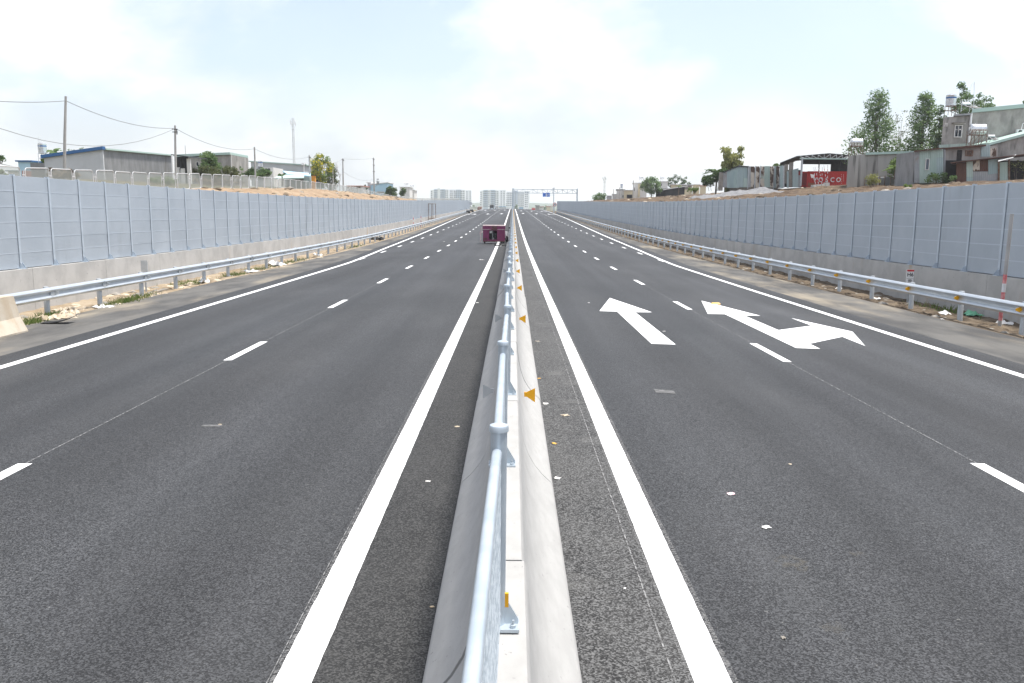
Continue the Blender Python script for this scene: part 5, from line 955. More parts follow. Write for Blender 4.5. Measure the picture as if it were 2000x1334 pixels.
m = B(); q4 = [Vector((a.x-1.6, Y10-.3, a.z-.15)), Vector((b.x, Y10-.3, b.z-.22)), Vector((b.x, Y10+8, b.z-.22)), Vector((a.x-1.6, Y10+8, a.z-.15))]; m.hexa(q4 + [p+Vector((0, 0, .32)) for p in q4]); m.build('roof', 'mint_trim', t); window(t, 383, 389, 316, 325, Y10, mull=0)
T('leafy_tree', 'bushy green tree before the stained grey house', 409, 352, 297, 21, 112, leaf='leaf_mid', n=4200, size=.3, low=.22, clumps=30, gap=.42, trunk_r=.14, seed=51, shape='dome'); SH('hedge', 'long dark reddish-green hedge below the bushy tree', 382, 464, 325, 348, 108, leaf='leaf_olive', n=3000, size=.24, seed=52, cat='hedge', d=2); SH('shrub', 'dark green bush left of the third utility pole', 476, 496, 326, 348, 112, leaf='leaf_dark', n=1200, size=.26, seed=53); SH('shrub', 'green bush right of the third utility pole', 500, 527, 329, 349, 110, leaf='leaf_mid', n=1400, size=.26, seed=54); T('leafy_tree', 'thin sapling before the white side wall', 472, 350, 324, 6, 114, leaf='leaf_mid', n=180, size=.22, low=.4, clumps=8, gap=.5, trunk_r=.05, seed=55)
SH('shrub', 'grey-green weeds behind the mesh panels under the bushy tree', 290, 345, 344, 362, 62, leaf='leaf_light', n=900, size=.15, seed=56); SH('shrub', 'tall dry weeds behind the mesh panels by the hedge', 385, 470, 346, 364, 74, leaf='dry_brush', n=1100, size=.2, seed=57)
# long beige building
boxhouse('building', 'long beige rendered building with mint roof edge behind a water tank', 490.5, 596, 316.5, 350, 150, 10, 'pale_render', 'mint_trim', cat='building', lean=-.55, over=.3); boxhouse('house', 'small pale pink house with round vent right of the third pole', 513, 534, 327, 350, 141, 6, 'white_wall', None); tank_v('white-banded water tank on the small pink house', 502.5, 511.5, 313, 326, 330, 140, frame='dark_metal')
m = B(); [m.lathe((at(x, 331, 140.9).x, 140.95, at(x, 331, 140.9).z), [(.2, -.03), (.2, .0)], 14, 'Y') for x in (520, 525)]; m.solo('wall_vent', 'dark_metal', 'pair of dark round vents on the small pink house', 'vent')
p = at(594, 322, 149); m = B(); m.tube([p+Vector((0, -.2, -2.6)), p+Vector((0, -.2, 0)), p+Vector((.35, -.2, .25))], .1, 8); m.box((p.x-.1, p.y-.3, p.z+.1), (.5, .4, .35)); m.solo('rooftop_pipe', 'white_plastic', 'bent white pipe at the right end of the beige building', 'pipe')
t = thing('shed', 'low shed with a bright blue roof strip and green side before the beige building', 'shed', at(575, 350, 132)); a, b, c_, d_ = at(560, 342, 130), at(607, 346, 130), at(607, 341, 137), at(552, 336, 137); m = B(); m.hexa([a, b, c_, d_] + [p+Vector((0, 0, .2)) for p in (a, b, c_, d_)]); m.build('roof', 'blue_wall', t); a, b, c_, d_ = at(535, 350, 126), at(594, 349, 126), at(594, 343, 129.5), at(545, 343, 129.5); m = B(); m.hexa([a, b, c_, d_] + [p+Vector((0, 0, .15)) for p in (a, b, c_, d_)]); m.build('roof', 'mint_trim', t)
xl_, xr_, zt_, zb_ = front_rect(593, 604, 344.5, 358, 128); block(B(), xl_, xr_, 128, 131, zb_, zt_).build('side_wall', 'teal_sheet', t)
xl_, xr_, zt_, zb_ = front_rect(560, 604, 347, 362, 131.5); block(B(), xl_, xr_, 131.5, 136, zb_-1, zt_).build('wall', 'grey_render', t)
b_ = at(551, 360, 118); frond_plant('papaya_plant', 'papaya tree with a round crown before the beige building', b_, 1.25, 16, .8, .42, 'leaf_dark', seed=17)
xl_, xr_, zt_, zb_ = front_rect(608.5, 615.5, 343, 372, 128); t = thing('kiosk', 'narrow bright orange kiosk beside the fourth utility pole', 'kiosk', ((xl_+xr_)/2, 128, zb_)); block(B(), xl_, xr_, 128, 128.6, zb_-.3, zt_).build('body', 'orange_paint', t); block(B(), xl_-.1, xr_+.1, 127.9, 128.7, zt_, zt_+.08).build('roof', 'roof_dark', t)
m = B(); a, b, c_ = at(616, 350, 129), at(634, 360, 129), at(628, 364, 129); m.prism([a, b, c_, at(616, 357, 129)], (0, .05, 0)); m.solo('tarpaulin', 'dark_net', 'dark sagging tarpaulin right of the orange kiosk', 'tarpaulin')
T('golden_shower_tree', 'yellow flowering tree beside the fourth utility pole', 626, 360, 306, 25, 142, leaf='leaf_light', n=2300, size=.34, low=.2, clumps=30, gap=.36, trunk_r=.16, seed=61, second=('leaf_yellow', .7, .8)); T('leafy_tree', 'dull green tree right of the yellow flowering tree', 648, 362, 324, 14, 150, leaf='leaf_olive', n=1900, size=.32, low=.15, clumps=20, gap=.45, trunk_r=.14, seed=62)
# bare tree
R = random.Random(5); b_ = at(664, 364, 165); t = thing('bare_tree', 'leafless pale tree beside the crossarm pole', 'tree', b_); m = B()
def grow(p, d, ln, r, lv):
    q_ = p + d*ln; m.tube([p, p.lerp(q_, .5)+Vector((R.gauss(0, .06), R.gauss(0, .06), 0))*ln, q_], [r, r*.8, r*.55], 4)
    if lv:
        for _ in range(3): grow(q_, (d + Vector((R.gauss(0, .5), R.gauss(0, .5), R.gauss(.05, .25)))).normalized(), ln*R.uniform(.6, .8), r*.55, lv-1)
grow(b_-Vector((0, 0, .3)), Vector((.05, 0, 1)), 1.7, .09, 4); m.build('trunk', 'bark_pale', t)
# far left houses
boxhouse('house', 'light blue gabled house behind the transformer pole', 724, 757, 361, 384, 215, 10, 'blue_wall', 'roof_white', wins=[(736, 751, 374, 377, {'mull': 0, 'pane': 'grey_block', 'frame': 'white_wall'})], lean=.5); boxhouse('house', 'white house with flat roof and dark balcony at the end of the left bank', 781, 800, 366, 387, 262, 10, 'white_wall', 'roof_white', wins=[(788, 793, 370, 378, {'mull': 0})]); boxhouse('house', 'narrow white house rightmost on the left bank', 800, 809, 372, 389, 270, 8, 'white_wall', 'roof_white'); boxhouse('house', 'low pale house with reddish trim left of the light blue house', 678, 708, 364, 380, 205, 10, 'white_wall', 'roof_red', wins=[(696, 704, 364.5, 368, {'mull': 0, 'pane': 'grey_block', 'frame': 'grey_block'})]); boxhouse('house', 'narrow grey house touching the light blue house', 718, 724, 357, 380, 217, 8, 'pale_render', 'roof_white')
tank_h('left rooftop tank on the white house at the end of the left bank', 790, 797, 355.5, 360, 366, 264, frame='white_tube', cross=False); tank_h('right rooftop tank at the end of the left bank', 801, 808, 360, 365, 372, 272, frame='white_tube', cross=False); SH('shrub', 'dark green bush between the light blue and the white house', 757, 789, 364, 388, 196, leaf='leaf_dark', n=2600, size=.42, seed=71); T('leafy_tree', 'small conical shrub left of the light blue house', 713.5, 375, 359, 4, 210, leaf='leaf_dark', n=380, size=.3, low=.05, clumps=8, gap=.6, trunk_r=.06, seed=72)

# ================= apartment towers
def tower(label, faces, Y, group='white apartment towers on the horizon', storey=3.95):
    x0 = at(faces[0][0], 400, Y).x; t = thing('apartment_tower', label, 'apartment tower', (x0, Y, -8)); wm = {}
    for x0p, x1p, yt, mat, cols, back in faces:
        xl, xr, zt, _ = front_rect(x0p, x1p, yt, 410, Y); yy_ = Y+back; block(B(), xl, xr, yy_, yy_+24, -10, zt).build('wall', mat, t); z = zt-2.6; key = (mat,)
        while z > 2.5 and cols:
            for c_ in cols:
                x = xl+(xr-xl)*c_
                if 'w' not in wm: wm['w'] = B().box((0, 0, 0), (1.7, .3, 1.6)).mesh('window', 'window_tint')
                obj('window', wm['w'], t, Vector((x, yy_-.1, z))-wloc(t))
            z -= 3.35
    return t
tower('wide apartment tower with blue-grey bays, leftmost on the horizon', [(841, 847.5, 371, 'tower_white', (.3,), 0), (847.5, 854.5, 369.3, 'tower_blue', (.1, .5, .9), 1), (854.5, 860, 368, 'tower_white', (), -1), (860, 869.5, 369.3, 'tower_blue', (.1, .42, .74), 1), (869.5, 876.5, 370, 'tower_white', (.15, .6), 0), (876.5, 889, 370, 'tower_white', (.2, .45, .85), 9)], 1400)
tower('second apartment tower from the left, half behind the noise wall', [(890, 901, 370.2, 'tower_blue', (.15, .5, .85), 1), (901, 908.5, 371, 'tower_white', (.15, .65), 0), (908.5, 920, 371.5, 'tower_white', (.25, .8), 10)], 1400)
tower('central apartment tower with blue-grey bays above the road crest', [(938, 944, 372.4, 'tower_white', (.2,), 0), (944, 953, 370.8, 'tower_blue', (.1, .42, .78), 1), (953, 958, 371.2, 'tower_white', (.4,), -.5), (958, 967.5, 370.8, 'tower_blue', (.1, .42, .74), 1), (967.5, 974, 371.5, 'tower_white', (.15, .7), 0), (975, 987.5, 371, 'tower_white', (.3, .75), 10)], 1400)
tower('rightmost apartment tower behind the gantry post', [(989, 1001, 374.4, 'tower_white', (.1, .4, .7, .95), 0), (1001.2, 1011, 372, 'tower_blue', (.25, .6), 1), (1011, 1022.5, 374, 'tower_white', (.1, .4, .7, .95), 0), (1023, 1034, 373, 'tower_white', (.3, .6), 10)], 1450)
# low houses and trees below the crest
for i, (x0, x1, yt, w_, r_, lb) in enumerate([(918, 931, 405, 'white_wall', 'roof_white', 'low white house left of the central apartment tower'), (931, 940, 405, 'brick_red', 'roof_red', 'low red house at the foot of the central tower'), (975, 988, 404.5, 'white_wall', 'blue_wall', 'low blue-roofed building below the central tower'), (1014, 1022, 404.5, 'blue_wall', 'roof_white', 'low pale blue building right of the gantry post'), (1046, 1053, 402.5, 'stone_grey', 'roof_dark', 'grey house behind the red road barrier'), (1053, 1062, 404.5, 'white_wall', 'roof_red', 'red-roofed house right of the red road barrier'), (1067, 1074, 404, 'cream_wall', 'roof_red', 'cream house near the speed limit sign'), (1074, 1081, 402.5, 'white_wall', 'roof_white', 'white house beside the speed limit sign')]):
    boxhouse('house', lb, x0, x1, yt, 411, 700+12*i, 12, w_, r_, over=.5, rt_=.6)
for i, (x, lb) in enumerate([(925, 'distant tree clump left of the central tower'), (1008, 'distant green tree right of the gantry post'), (1066, 'distant trees beside the cream house')]): T('leafy_tree', lb, x, 412, 400.5 if i == 1 else 402.5, 4.5, 900, leaf='leaf_mid', n=700, size=1.6, low=.1, clumps=12, gap=.55, trunk_r=.3, seed=80+i)
# gantry
Yq = 292.0; zg_ = rz(Yq); gl, gr_ = at(1002, 372, Yq), at(1127.5, 372, Yq); t = thing('sign_gantry', 'grey steel gantry with trussed beam spanning the right carriageway', 'gantry', (gl.x, Yq, zg_)); zt_, zb_ = at(1060, 370, Yq).z, at(1060, 377.3, Yq).z
for x, zl_ in ((gl.x, zg_), (gr_.x, zg_-1)): B().tube([(x, Yq, zl_), (x, Yq, zt_+.35)], [.3, .24], 12).build('column', 'galvanised', t, smooth=True)
for z in (zt_, zb_):
    for dy_ in (-.5, .5): B().box(((gl.x+gr_.x)/2, Yq+dy_, z), (gr_.x-gl.x, .14, .16)).build('chord', 'galvanised', t)
n_ = 13
for k in range(n_):
    xa, xb = gl.x+(gr_.x-gl.x)*k/n_, gl.x+(gr_.x-gl.x)*(k+1)/n_
    for dy_ in (-.5, .5): B().tube([(xa, Yq+dy_, zb_ if k % 2 else zt_), (xb, Yq+dy_, zt_ if k % 2 else zb_)], .05, 5).build('brace', 'galvanised', t); B().tube([(xb, Yq+dy_, zb_), (xb, Yq+dy_, zt_)], .05, 5).build('brace', 'galvanised', t)
xl_, xr_, z1_, z0_ = front_rect(1060, 1074, 377, 384.3, Yq-.8); t = thing('direction_sign', 'blue direction sign with white branching arrow hung under the gantry', 'sign', ((xl_+xr_)/2, Yq-.8, z0_)); block(B(), xl_, xr_, Yq-.85, Yq-.8, z0_, z1_).build('board', 'sign_blue', t); w_, h_ = xr_-xl_, z1_-z0_
m = B(); block(m, xl_+w_*.44, xl_+w_*.55, Yq-.87, Yq-.855, z0_+h_*.08, z0_+h_*.7); m.prism([(xl_+w_*.40, Yq-.87, z0_+h_*.7), (xl_+w_*.59, Yq-.87, z0_+h_*.7), (xl_+w_*.495, Yq-.87, z0_+h_*.9)], (0, .015, 0)); m.prism([(xl_+w_*.55, Yq-.87, z0_+h_*.28), (xl_+w_*.68, Yq-.87, z0_+h_*.42), (xl_+w_*.68, Yq-.87, z0_+h_*.56), (xl_+w_*.55, Yq-.87, z0_+h_*.42)], (0, .015, 0)); block(m, xl_+w_*.68, xl_+w_*.92, Yq-.87, Yq-.855, z0_+h_*.42, z0_+h_*.56); m.build('arrow', 'sign_white', t)
for x in (xl_+.3, xr_-.3): B().box((x, Yq-.66, z1_-.2), (.1, .3, 1.0)).build('hanger', 'galvanised', t)
p = at(1081.5, 367.5, Yq+12); lo_ = at(1081.8, 409, Yq+12); t = thing('camera_mast', 'tall thin pole with equipment rising through the right part of the gantry', 'mast', lo_); B().tube([lo_-Vector((0, 0, 2)), p], [.2, .14], 10).build('shaft', 'galvanised', t); B().box(p, (1.0, .5, .35)).build('camera_head', 'white_plastic', t); B().box((p.x-.7, p.y-.1, at(1081, 381, Yq+12).z), (1.7, .08, .1)).build('arm', 'galvanised', t)
def disc_sign(label, px, py, Y, r, back=False):
    p = at(px, py, Y); t = thing('speed_sign', label, 'sign', (p.x, Y, p.z-2)); B().lathe((p.x, Y, p.z), [(r, 0), (r, .04)], 28, 'Y').build('rim', 'sign_red' if not back else 'reflector_back', t, smooth=True)
    if not back:
        B().lathe((p.x, Y-.015, p.z), [(r*.72, 0), (r*.72, .012)], 28, 'Y').build('face', 'sign_white', t, smooth=True); m = B(); m.box((p.x-r*.18, Y-.024, p.z), (r*.2, .01, r*.55)); m.box((p.x+r*.2, Y-.024, p.z+.05), (r*.3, .01, r*.45)); m.build('figure', 'sign_black', t)
    B().tube([(p.x, Y+.08, rz(Y)-1), (p.x, Y+.08, p.z+r*.5)], .05, 8).build('post', 'white_tube', t)
disc_sign('round red-rimmed speed limit sign at the end of the right wall', 1083.5, 399.5, 268, .58); disc_sign('grey back of a round sign at the end of the left wall', 919.5, 397.5, 278, .5, back=True)

# ================= on the road
# maroon cargo box of a tricycle
Yb = 66.5; zr = roadz(-1.4, Yb); xl_, xr_ = at(943.3, 460, Yb).x, at(986.2, 460, Yb).x; z0_ = at(965, 472.3, Yb).z; z1_ = at(965, 448.5, Yb).z; z2_ = at(965, 441.5, Yb).z; w_ = xr_-xl_; D = 1.6
z0_ = max(z0_, zr+.03)
t = thing('cargo_tricycle', 'maroon metal cargo box tricycle parked against the median barrier', 'cargo tricycle', ((xl_+xr_)/2, Yb+D/2, zr)); ox0, ox1, oz0, oz1 = xl_+w_*.28, xl_+w_*.645, z0_+(z1_-z0_)*.18, z0_+(z1_-z0_)*.92
m = B(); block(m, xl_, ox0, Yb, Yb+.05, z0_+.08, z1_); block(m, ox1, xr_, Yb, Yb+.05, z0_+.08, z1_); block(m, ox0, ox1, Yb, Yb+.05, z0_+.08, oz0); block(m, ox0, ox1, Yb, Yb+.05, oz1, z1_); block(m, xl_, xl_+.04, Yb+.05, Yb+D, z0_+.08, z1_); block(m, xr_-.04, xr_, Yb+.05, Yb+D, z0_+.08, z1_); block(m, xl_, xr_, Yb+D, Yb+D+.04, z0_+.08, z1_); block(m, xl_+.04, xr_-.04, Yb+.05, Yb+D, z0_+.1, z0_+.16); m.build('body', 'maroon_paint', t)
m = B(); block(m, xl_-.02, xr_+.02, Yb-.03, Yb+D+.05, z1_+.03, z2_); ld = m.build('lid', 'maroon_paint', t); m = B(); block(m, xl_-.03, xr_+.03, Yb-.04, Yb+D+.06, z2_, z2_+.05); m.build('lid_edge', 'pale_edge', ld)
m = B(); block(m, xl_-.005, xl_+w_*.38, Yb-.045, Yb-.01, z1_, z1_+.03); block(m, xl_+w_*.64, xr_+.005, Yb-.045, Yb-.01, z1_, z1_+.03); m.build('trim_strip', 'pale_edge', ld); m = B(); block(m, xl_+w_*.40, xl_+w_*.63, Yb-.055, Yb-.032, z1_-.04, z2_-.02); m.build('hinge_plate', 'maroon_worn', ld)
m = B(); block(m, xl_-.01, xr_+.01, Yb-.04, Yb+.09, z0_, z0_+.08); m.build('sill', 'maroon_worn', t); m = B(); block(m, xl_+.05, xl_+.3, Yb-.02, Yb-.001, z0_+.16, z0_+.3); m.build('name_plate', 'maroon_worn', t)
eg = B(); block(eg, ox0+.02, ox1-.02, Yb+.5, Yb+1.1, oz0-.02, oz1-.2); eg = eg.build('engine', 'dark_metal', t); m = B(); cx_ = (ox0+ox1)/2; m.lathe((cx_+.1, Yb+.42, oz0+.28), [(.16, 0), (.16, .08), (.05, .09)], 16, 'Y'); [m.tube([(ox0+.12+.14*k, Yb+.45, oz0), (ox0+.16+.14*k, Yb+.4, oz1-.25)], .03, 6) for k in range(5)]; m.build('pipes', 'dark_metal', eg); m = B(); m.tube([(ox0+.27, Yb+.3, oz0), (ox0+.26, Yb+.3, oz1)], .035, 8); m.box((ox0+.12, Yb+.35, oz1-.12), (.2, .2, .2)); m.tube([(ox0+.36, Yb+.3, oz0), (ox0+.36, Yb+.3, oz0+.14)], .04, 8); m.build('tube', 'bright_metal', eg)
m = B(); m.tube([at(938.2, 472.5, Yb-.1), at(939.2, 456, Yb-.1), at(941, 444, Yb-.1)], .035, 8); m.tube([at(939.2, 456, Yb-.1), at(943, 452, Yb-.05)], .025, 6); m.box(tuple(at(938.6, 456, Yb-.12)), (.12, .05, .28)); m.build('side_lever', 'pale_edge', t)
for x in (xr_-.1, xl_+.12): B().lathe((x, Yb+.55, zr+.27), [(.1, -.06), (.24, -.06), (.27, -.03), (.27, .03), (.24, .06), (.1, .06)], 18, 'X').build('wheel', 'black_rubber', t, smooth=True)
# the motorcycle in front of it
def motorcycle(label, loc, yaw, sc, body, group=None):
    t = thing('motorcycle', label, 'motorcycle', loc, yaw, group); t.scale = (sc,)*3
    for y in (-.62, .62):
        wh = B().lathe((0, y, .29), [(.22, -.04), (.27, -.045), (.3, 0), (.27, .045), (.22, .04)], 18, 'X').build('wheel', 'black_rubber', t, smooth=True, local=True); m = B(); [m.tube([(0, y, .29), (0, y+.22*cos(a_), .29+.22*sin(a_))], .012, 4) for a_ in [k*pi/4 for k in range(8)]]; m.build('spokes', 'bright_metal', wh, local=True)
    B().hexa([(-.12, -.7, .42), (.12, -.7, .42), (.12, .35, .3), (-.12, .35, .3), (-.13, -.75, .62), (.13, -.75, .62), (.12, .3, .62), (-.12, .3, .62)]).build('body', body, t, local=True); B().hexa([(-.12, -.7, .625), (.12, -.7, .625), (.1, .1, .625), (-.1, .1, .625), (-.11, -.72, .75), (.11, -.72, .75), (.08, .08, .70), (-.08, .08, .70)]).build('seat', 'black_rubber', t, local=True)
    B().hexa([(-.16, .34, .4), (.16, .34, .4), (.1, .5, .4), (-.1, .5, .4), (-.15, .3, .9), (.15, .3, .9), (.1, .42, .92), (-.1, .42, .92)]).build('fairing', 'white_plastic', t, local=True); m = B(); [m.tube([(s_*.07, .62, .29), (s_*.06, .42, .9)], .025, 6) for s_ in (-1, 1)]; m.build('fork', 'bright_metal', t, local=True)
    hb = B().tube([(-.36, .26, .98), (-.1, .36, .96), (.1, .36, .96), (.36, .26, .98)], .02, 6).build('handlebar', 'dark_metal', t, local=True)
    for s_ in (-1, 1): m = B(); m.tube([(s_*.24, .3, .98), (s_*.3, .3, 1.16)], .01, 5); m.lathe((s_*.31, .3, 1.2), [(.06, -.01), (.06, .01)], 12, 'Y'); m.build('mirror', 'black_rubber', hb, local=True)
    B().tube([(.13, -.75, .3), (.13, .1, .25)], .045, 8).build('exhaust', 'bright_metal', t, local=True)
motorcycle('blue and white motorcycle squeezed between maroon cargo box and median barrier', (-.62, Yb+1.15, roadz(-.62, Yb+1.15)), radians(200), 1.0, 'blue_plastic')
motorcycle('nearer dark motorcycle parked at the far end of the left guard rail', (-13.0, 243, roadz(13.0, 243)+.02), radians(60), 1.25, 'dark_metal', 'motorcycles at the wall end'); motorcycle('farther dark motorcycle parked beyond the left guard rail end', (-13.3, 268, roadz(13.3, 268)+.02), radians(80), 1.25, 'dark_metal', 'motorcycles at the wall end')
# loose things beside the cargo box
m = B(); p0 = Vector((-1.05, 62.4, roadz(-1.05, 62.4))); m.tube([p0+Vector((-.25, 0, .1)), p0+Vector((-.1, 0, .03)), p0+Vector((.12, 0, .03)), p0+Vector((.2, 0, .12))], [.05, .06, .06, .04], 8); m.solo('black_hose', 'black_rubber', 'short bent black hose on the road before the cargo box', 'hose')
m = B(); m.tube([(-.72, 62.3, roadz(.72, 62)+.04), (-.5, 62.6, roadz(.5, 62)+.06), (-.42, 63.6, roadz(.4, 63)+.2)], .035, 6); m.solo('steel_bar', 'dark_metal', 'dark bar leaning on the barrier foot before the cargo box', 'bar')
# red water barriers at the crest, far trucks
for i, px in enumerate((1039.5, 1042, 1044.5)):
    p = at(px, 408, 360); x = p.x; z = rz(360)-.025*abs(x); m = B(); m.prism([(x-.27, 360+.3*i, z), (x+.27, 360+.3*i, z), (x+.22, 360+.3*i, z+.35), (x+.14, 360+.3*i, z+.9), (x-.14, 360+.3*i, z+.9), (x-.22, 360+.3*i, z+.35)], (0, .8, 0)); m.solo('water_barrier', 'red_plastic', ['left one of the red plastic barriers closing the far road', 'middle one of the red plastic barriers closing the far road', 'right one of the red plastic barriers closing the far road'][i], 'barrier', 'red plastic barriers at the crest')
def truck(label, px, Y, body, cab, sc=1.0, rot=0):
    p = at(px, 408, Y); z = roadz(p.x, Y); t = thing('truck', label, 'truck', (p.x, Y, z), rot, 'vehicles at the crest'); t.scale = (sc,)*3
    B().hexa([(-1.05, -3, .9), (1.05, -3, .9), (1.05, 1, .9), (-1.05, 1, .9), (-1.15, -3.1, 2.2), (1.15, -3.1, 2.2), (1.15, 1, 2.2), (-1.15, 1, 2.2)]).build('bed', body, t, local=True); c_ = B().hexa([(-1.05, 1.15, .6), (1.05, 1.15, .6), (1.05, 3, .6), (-1.05, 3, .6), (-1.0, 1.15, 2.5), (1.0, 1.15, 2.5), (.98, 2.6, 2.5), (-.98, 2.6, 2.5)]).build('cab', cab, t, local=True); B().box((0, 1.12, 2.0), (1.6, .04, .6)).build('rear_window', 'glass_dark', c_, local=True); B().box((0, 0, .7), (1.2, 6, .25)).build('chassis', 'dark_metal', t, local=True)
    for x in (-.95, .95):
        for y in (-2.2, -1.2, 2.1): B().lathe((x, y, .5), [(.2, -.14), (.46, -.14), (.5, -.1), (.5, .1), (.46, .14), (.2, .14)], 14, 'X').build('wheel', 'black_rubber', t, local=True)
truck('dark truck at the crest of the left carriageway', 960.5, 425, 'dark_metal', 'stone_grey', .85); truck('pale truck at the crest right of the dark truck', 970.5, 435, 'white_wall', 'white_plastic', .7)
# scaffold frame and red-white stakes along the left rail
Ys_ = 142.0; x0, x1 = at(837.5, 400, Ys_).x, at(850.5, 400, Ys_).x; x0, x1 = -13.75, -12.9; t = thing('scaffold_frame', 'tall rusty scaffold frame standing behind the left guard rail', 'scaffold', (-13.3, Ys_, vergez(-13.3, Ys_)))
zb_ = vergez(-13.3, Ys_)-.02; zt_ = at(843, 397.5, Ys_).z
for Yk, xk in ((Ys_-2.5, -13.7), (Ys_-2.5, -13.0), (Ys_+2.5, -13.7), (Ys_+2.5, -13.0)): B().tube([(xk, Yk, zb_), (xk, Yk, zt_)], .045, 8).build('upright', 'rusty_frame', t)
for z in (zb_+.9, zt_-.05):
    for a, b in (((-13.7, Ys_-2.5), (-13.0, Ys_-2.5)), ((-13.7, Ys_+2.5), (-13.0, Ys_+2.5)), ((-13.0, Ys_-2.5), (-13.0, Ys_+2.5)), ((-13.7, Ys_-2.5), (-13.7, Ys_+2.5))): B().tube([(*a, z), (*b, z)], .035, 6).build('crossbar', 'rusty_frame', t)
def stake(label, X, Y, h, r, bands, tilt=0.0, upper='white_tube', group='red and white stakes'):
    z = vergez(X, Y)-.25; t = thing('marker_stake', label, 'stake', (X, Y, z), group=group); n_ = len(bands); hz_ = 0; dv = Vector((tilt, 0, 1))
    for h0, h1, mt in bands: B().tube([Vector((X, Y, z))+dv*h0, Vector((X, Y, z))+dv*h1], r, 10).build('band', mt, t, smooth=True)
for i, (x_, y_, lb) in enumerate([(-13.2, 113.5, 'nearer red and white stake before the left noise wall'), (-13.2, 123, 'farther red and white stake before the left noise wall')]): stake(lb, x_, y_, 2, .05, [(.3*k, .3*k+.3, 'faded_red' if k % 2 else 'white_tube') for k in range(7)], .01)
stake('leaning tall grey pipe with red and white painted foot by the right guard rail', 12.55, 21.5, 3, .045, [(0, .42, 'pole_concrete'), (.42, .66, 'faded_red'), (.66, .95, 'white_tube'), (.95, 1.15, 'faded_red'), (1.15, 1.37, 'white_tube'), (1.37, 1.60, 'faded_red'), (1.60, 3.12, 'pole_concrete')], .012)
# kilometre plates
def km_plate(label, X, Y, face):
    zc_ = rz(Y)+.49; t = thing('distance_marker', label, 'marker', (X, Y, zc_-1.0)); B().box((X, Y, zc_), (.23, .02, .45)).build('plate', 'sign_white' if face else 'reflector_back', t); B().box((X, Y+.035, zc_-.35), (.05, .04, 1.1)).build('post', 'post_steel', t)
    if face:
        B().box((X, Y-.013, zc_+.195), (.23, .006, .06)).build('red_band', 'sign_red', t); B().box((X, Y-.012, zc_-.065), (.23, .004, .006)).build('rule', 'sign_black', t)
        for tx, sz, dz in (('H6', .17, .06), ('00', .11, -.135)): obj('lettering', text_mesh('lettering', tx, sz, 'sign_black', extrude=.002), t, Vector((X, Y-.0135, zc_+dz))-wloc(t), (pi/2, 0, 0))
km_plate('white distance plate reading H6 00 with red top behind the right guard rail', 13.0, 27.55, True); km_plate('blank grey back of a distance plate behind the left guard rail', -12.85, 29.6, False)
# muddy jersey block at the left border
X0, Y0, Y1 = -11.22, 14.9, 18.72; m = B(); zb_ = roadz(11, 18)-.06; P_ = [(.42, 0), (.42, .09), (.24, .38), (.15, .86), (-.15, .86), (-.24, .38), (-.42, .09), (-.42, 0)]; n_ = 18
for k in range(n_+1):
    y = Y0+(Y1-Y0)*k/n_
    for i, (x, z) in enumerate(P_): e_ = .018*fbm(x*5+9, y*2.5, z*5); m.v.append((X0+x+e_, y + (.04*fbm(x*4, z*6, 3) if k in (0, n_) else 0), zb_+z+e_))
q8 = len(P_); m.f = [(k*q8+i, k*q8+(i+1) % q8, (k+1)*q8+(i+1) % q8, (k+1)*q8+i) for k in range(n_) for i in range(q8)] + [tuple(range(q8))[::-1], tuple(n_*q8+i for i in range(q8))]; m.solo('jersey_block', 'muddy_concrete', 'mud-stained concrete jersey block at the left border before the guard rail', 'block')

# ================= litter, rubble, grass
def crumple(name, label, X, Y, s, mat, cat='litter', group=None, z=None, seed=0, flatn=.35, n=5):
    R = random.Random(seed); m = B(); z = roadz(X, Y)+.006 if z is None else z; a0 = R.uniform(0, 6.28)
    for j in range(n+1):
        for i in range(n+1):
            u, v = i/n-.5, j/n-.5; r_ = 1+.25*R.uniform(-1, 1); x, y = u*s*r_, v*s*.75*r_; h = abs(R.gauss(0, 1))*s*flatn*.35*(1 if 0 < i < n and 0 < j < n else .5); m.v.append((X+x*cos(a0)-y*sin(a0), Y+x*sin(a0)+y*cos(a0), z+h))
    top = len(m.v); m.v += [(x, y, zz-.003) for x, y, zz in m.v]
    m.f = [(j*(n+1)+i, j*(n+1)+i+1, (j+1)*(n+1)+i+1, (j+1)*(n+1)+i) for j in range(n) for i in range(n)]; m.f += [tuple(top+i for i in f[::-1]) for f in m.f]
    return m.solo(name, mat, label, cat, group)
def rock(acc, X, Y, s, mat, z, seed=0, sq=.6):
    R = random.Random(seed); m = B(); m.lathe((X, Y, z), [(.55, -.3), (.9, -.05), (1, .25), (.8, .62), (.4, .9), (.1, 1)], 9)
    off = R.uniform(0, 99); m.v = [(X+(x-X)*s*(1+.5*nz3(x*3+off, y*3, zz*3))*1.15, Y+(y-Y)*s*(1+.5*nz3(x*3, y*3+off, zz*3))*.9, z+(zz-z)*s*sq*(1+.4*nz3(x*2+off, y*2, 5))) for x, y, zz in m.v]
    acc.setdefault(mat, B()).add(m.v, m.f)
def heap(acc, name, label):
    for mt in sorted(acc): tag(acc[mt].build(name, mt), label=label, kind='stuff')
def onroad(px, py):    # where a sight line meets the road
    for k in range(40, 4000):
        Y = k*.1; p = at(px, py, Y)
        if p.z <= roadz(p.x, Y): return p.x, Y
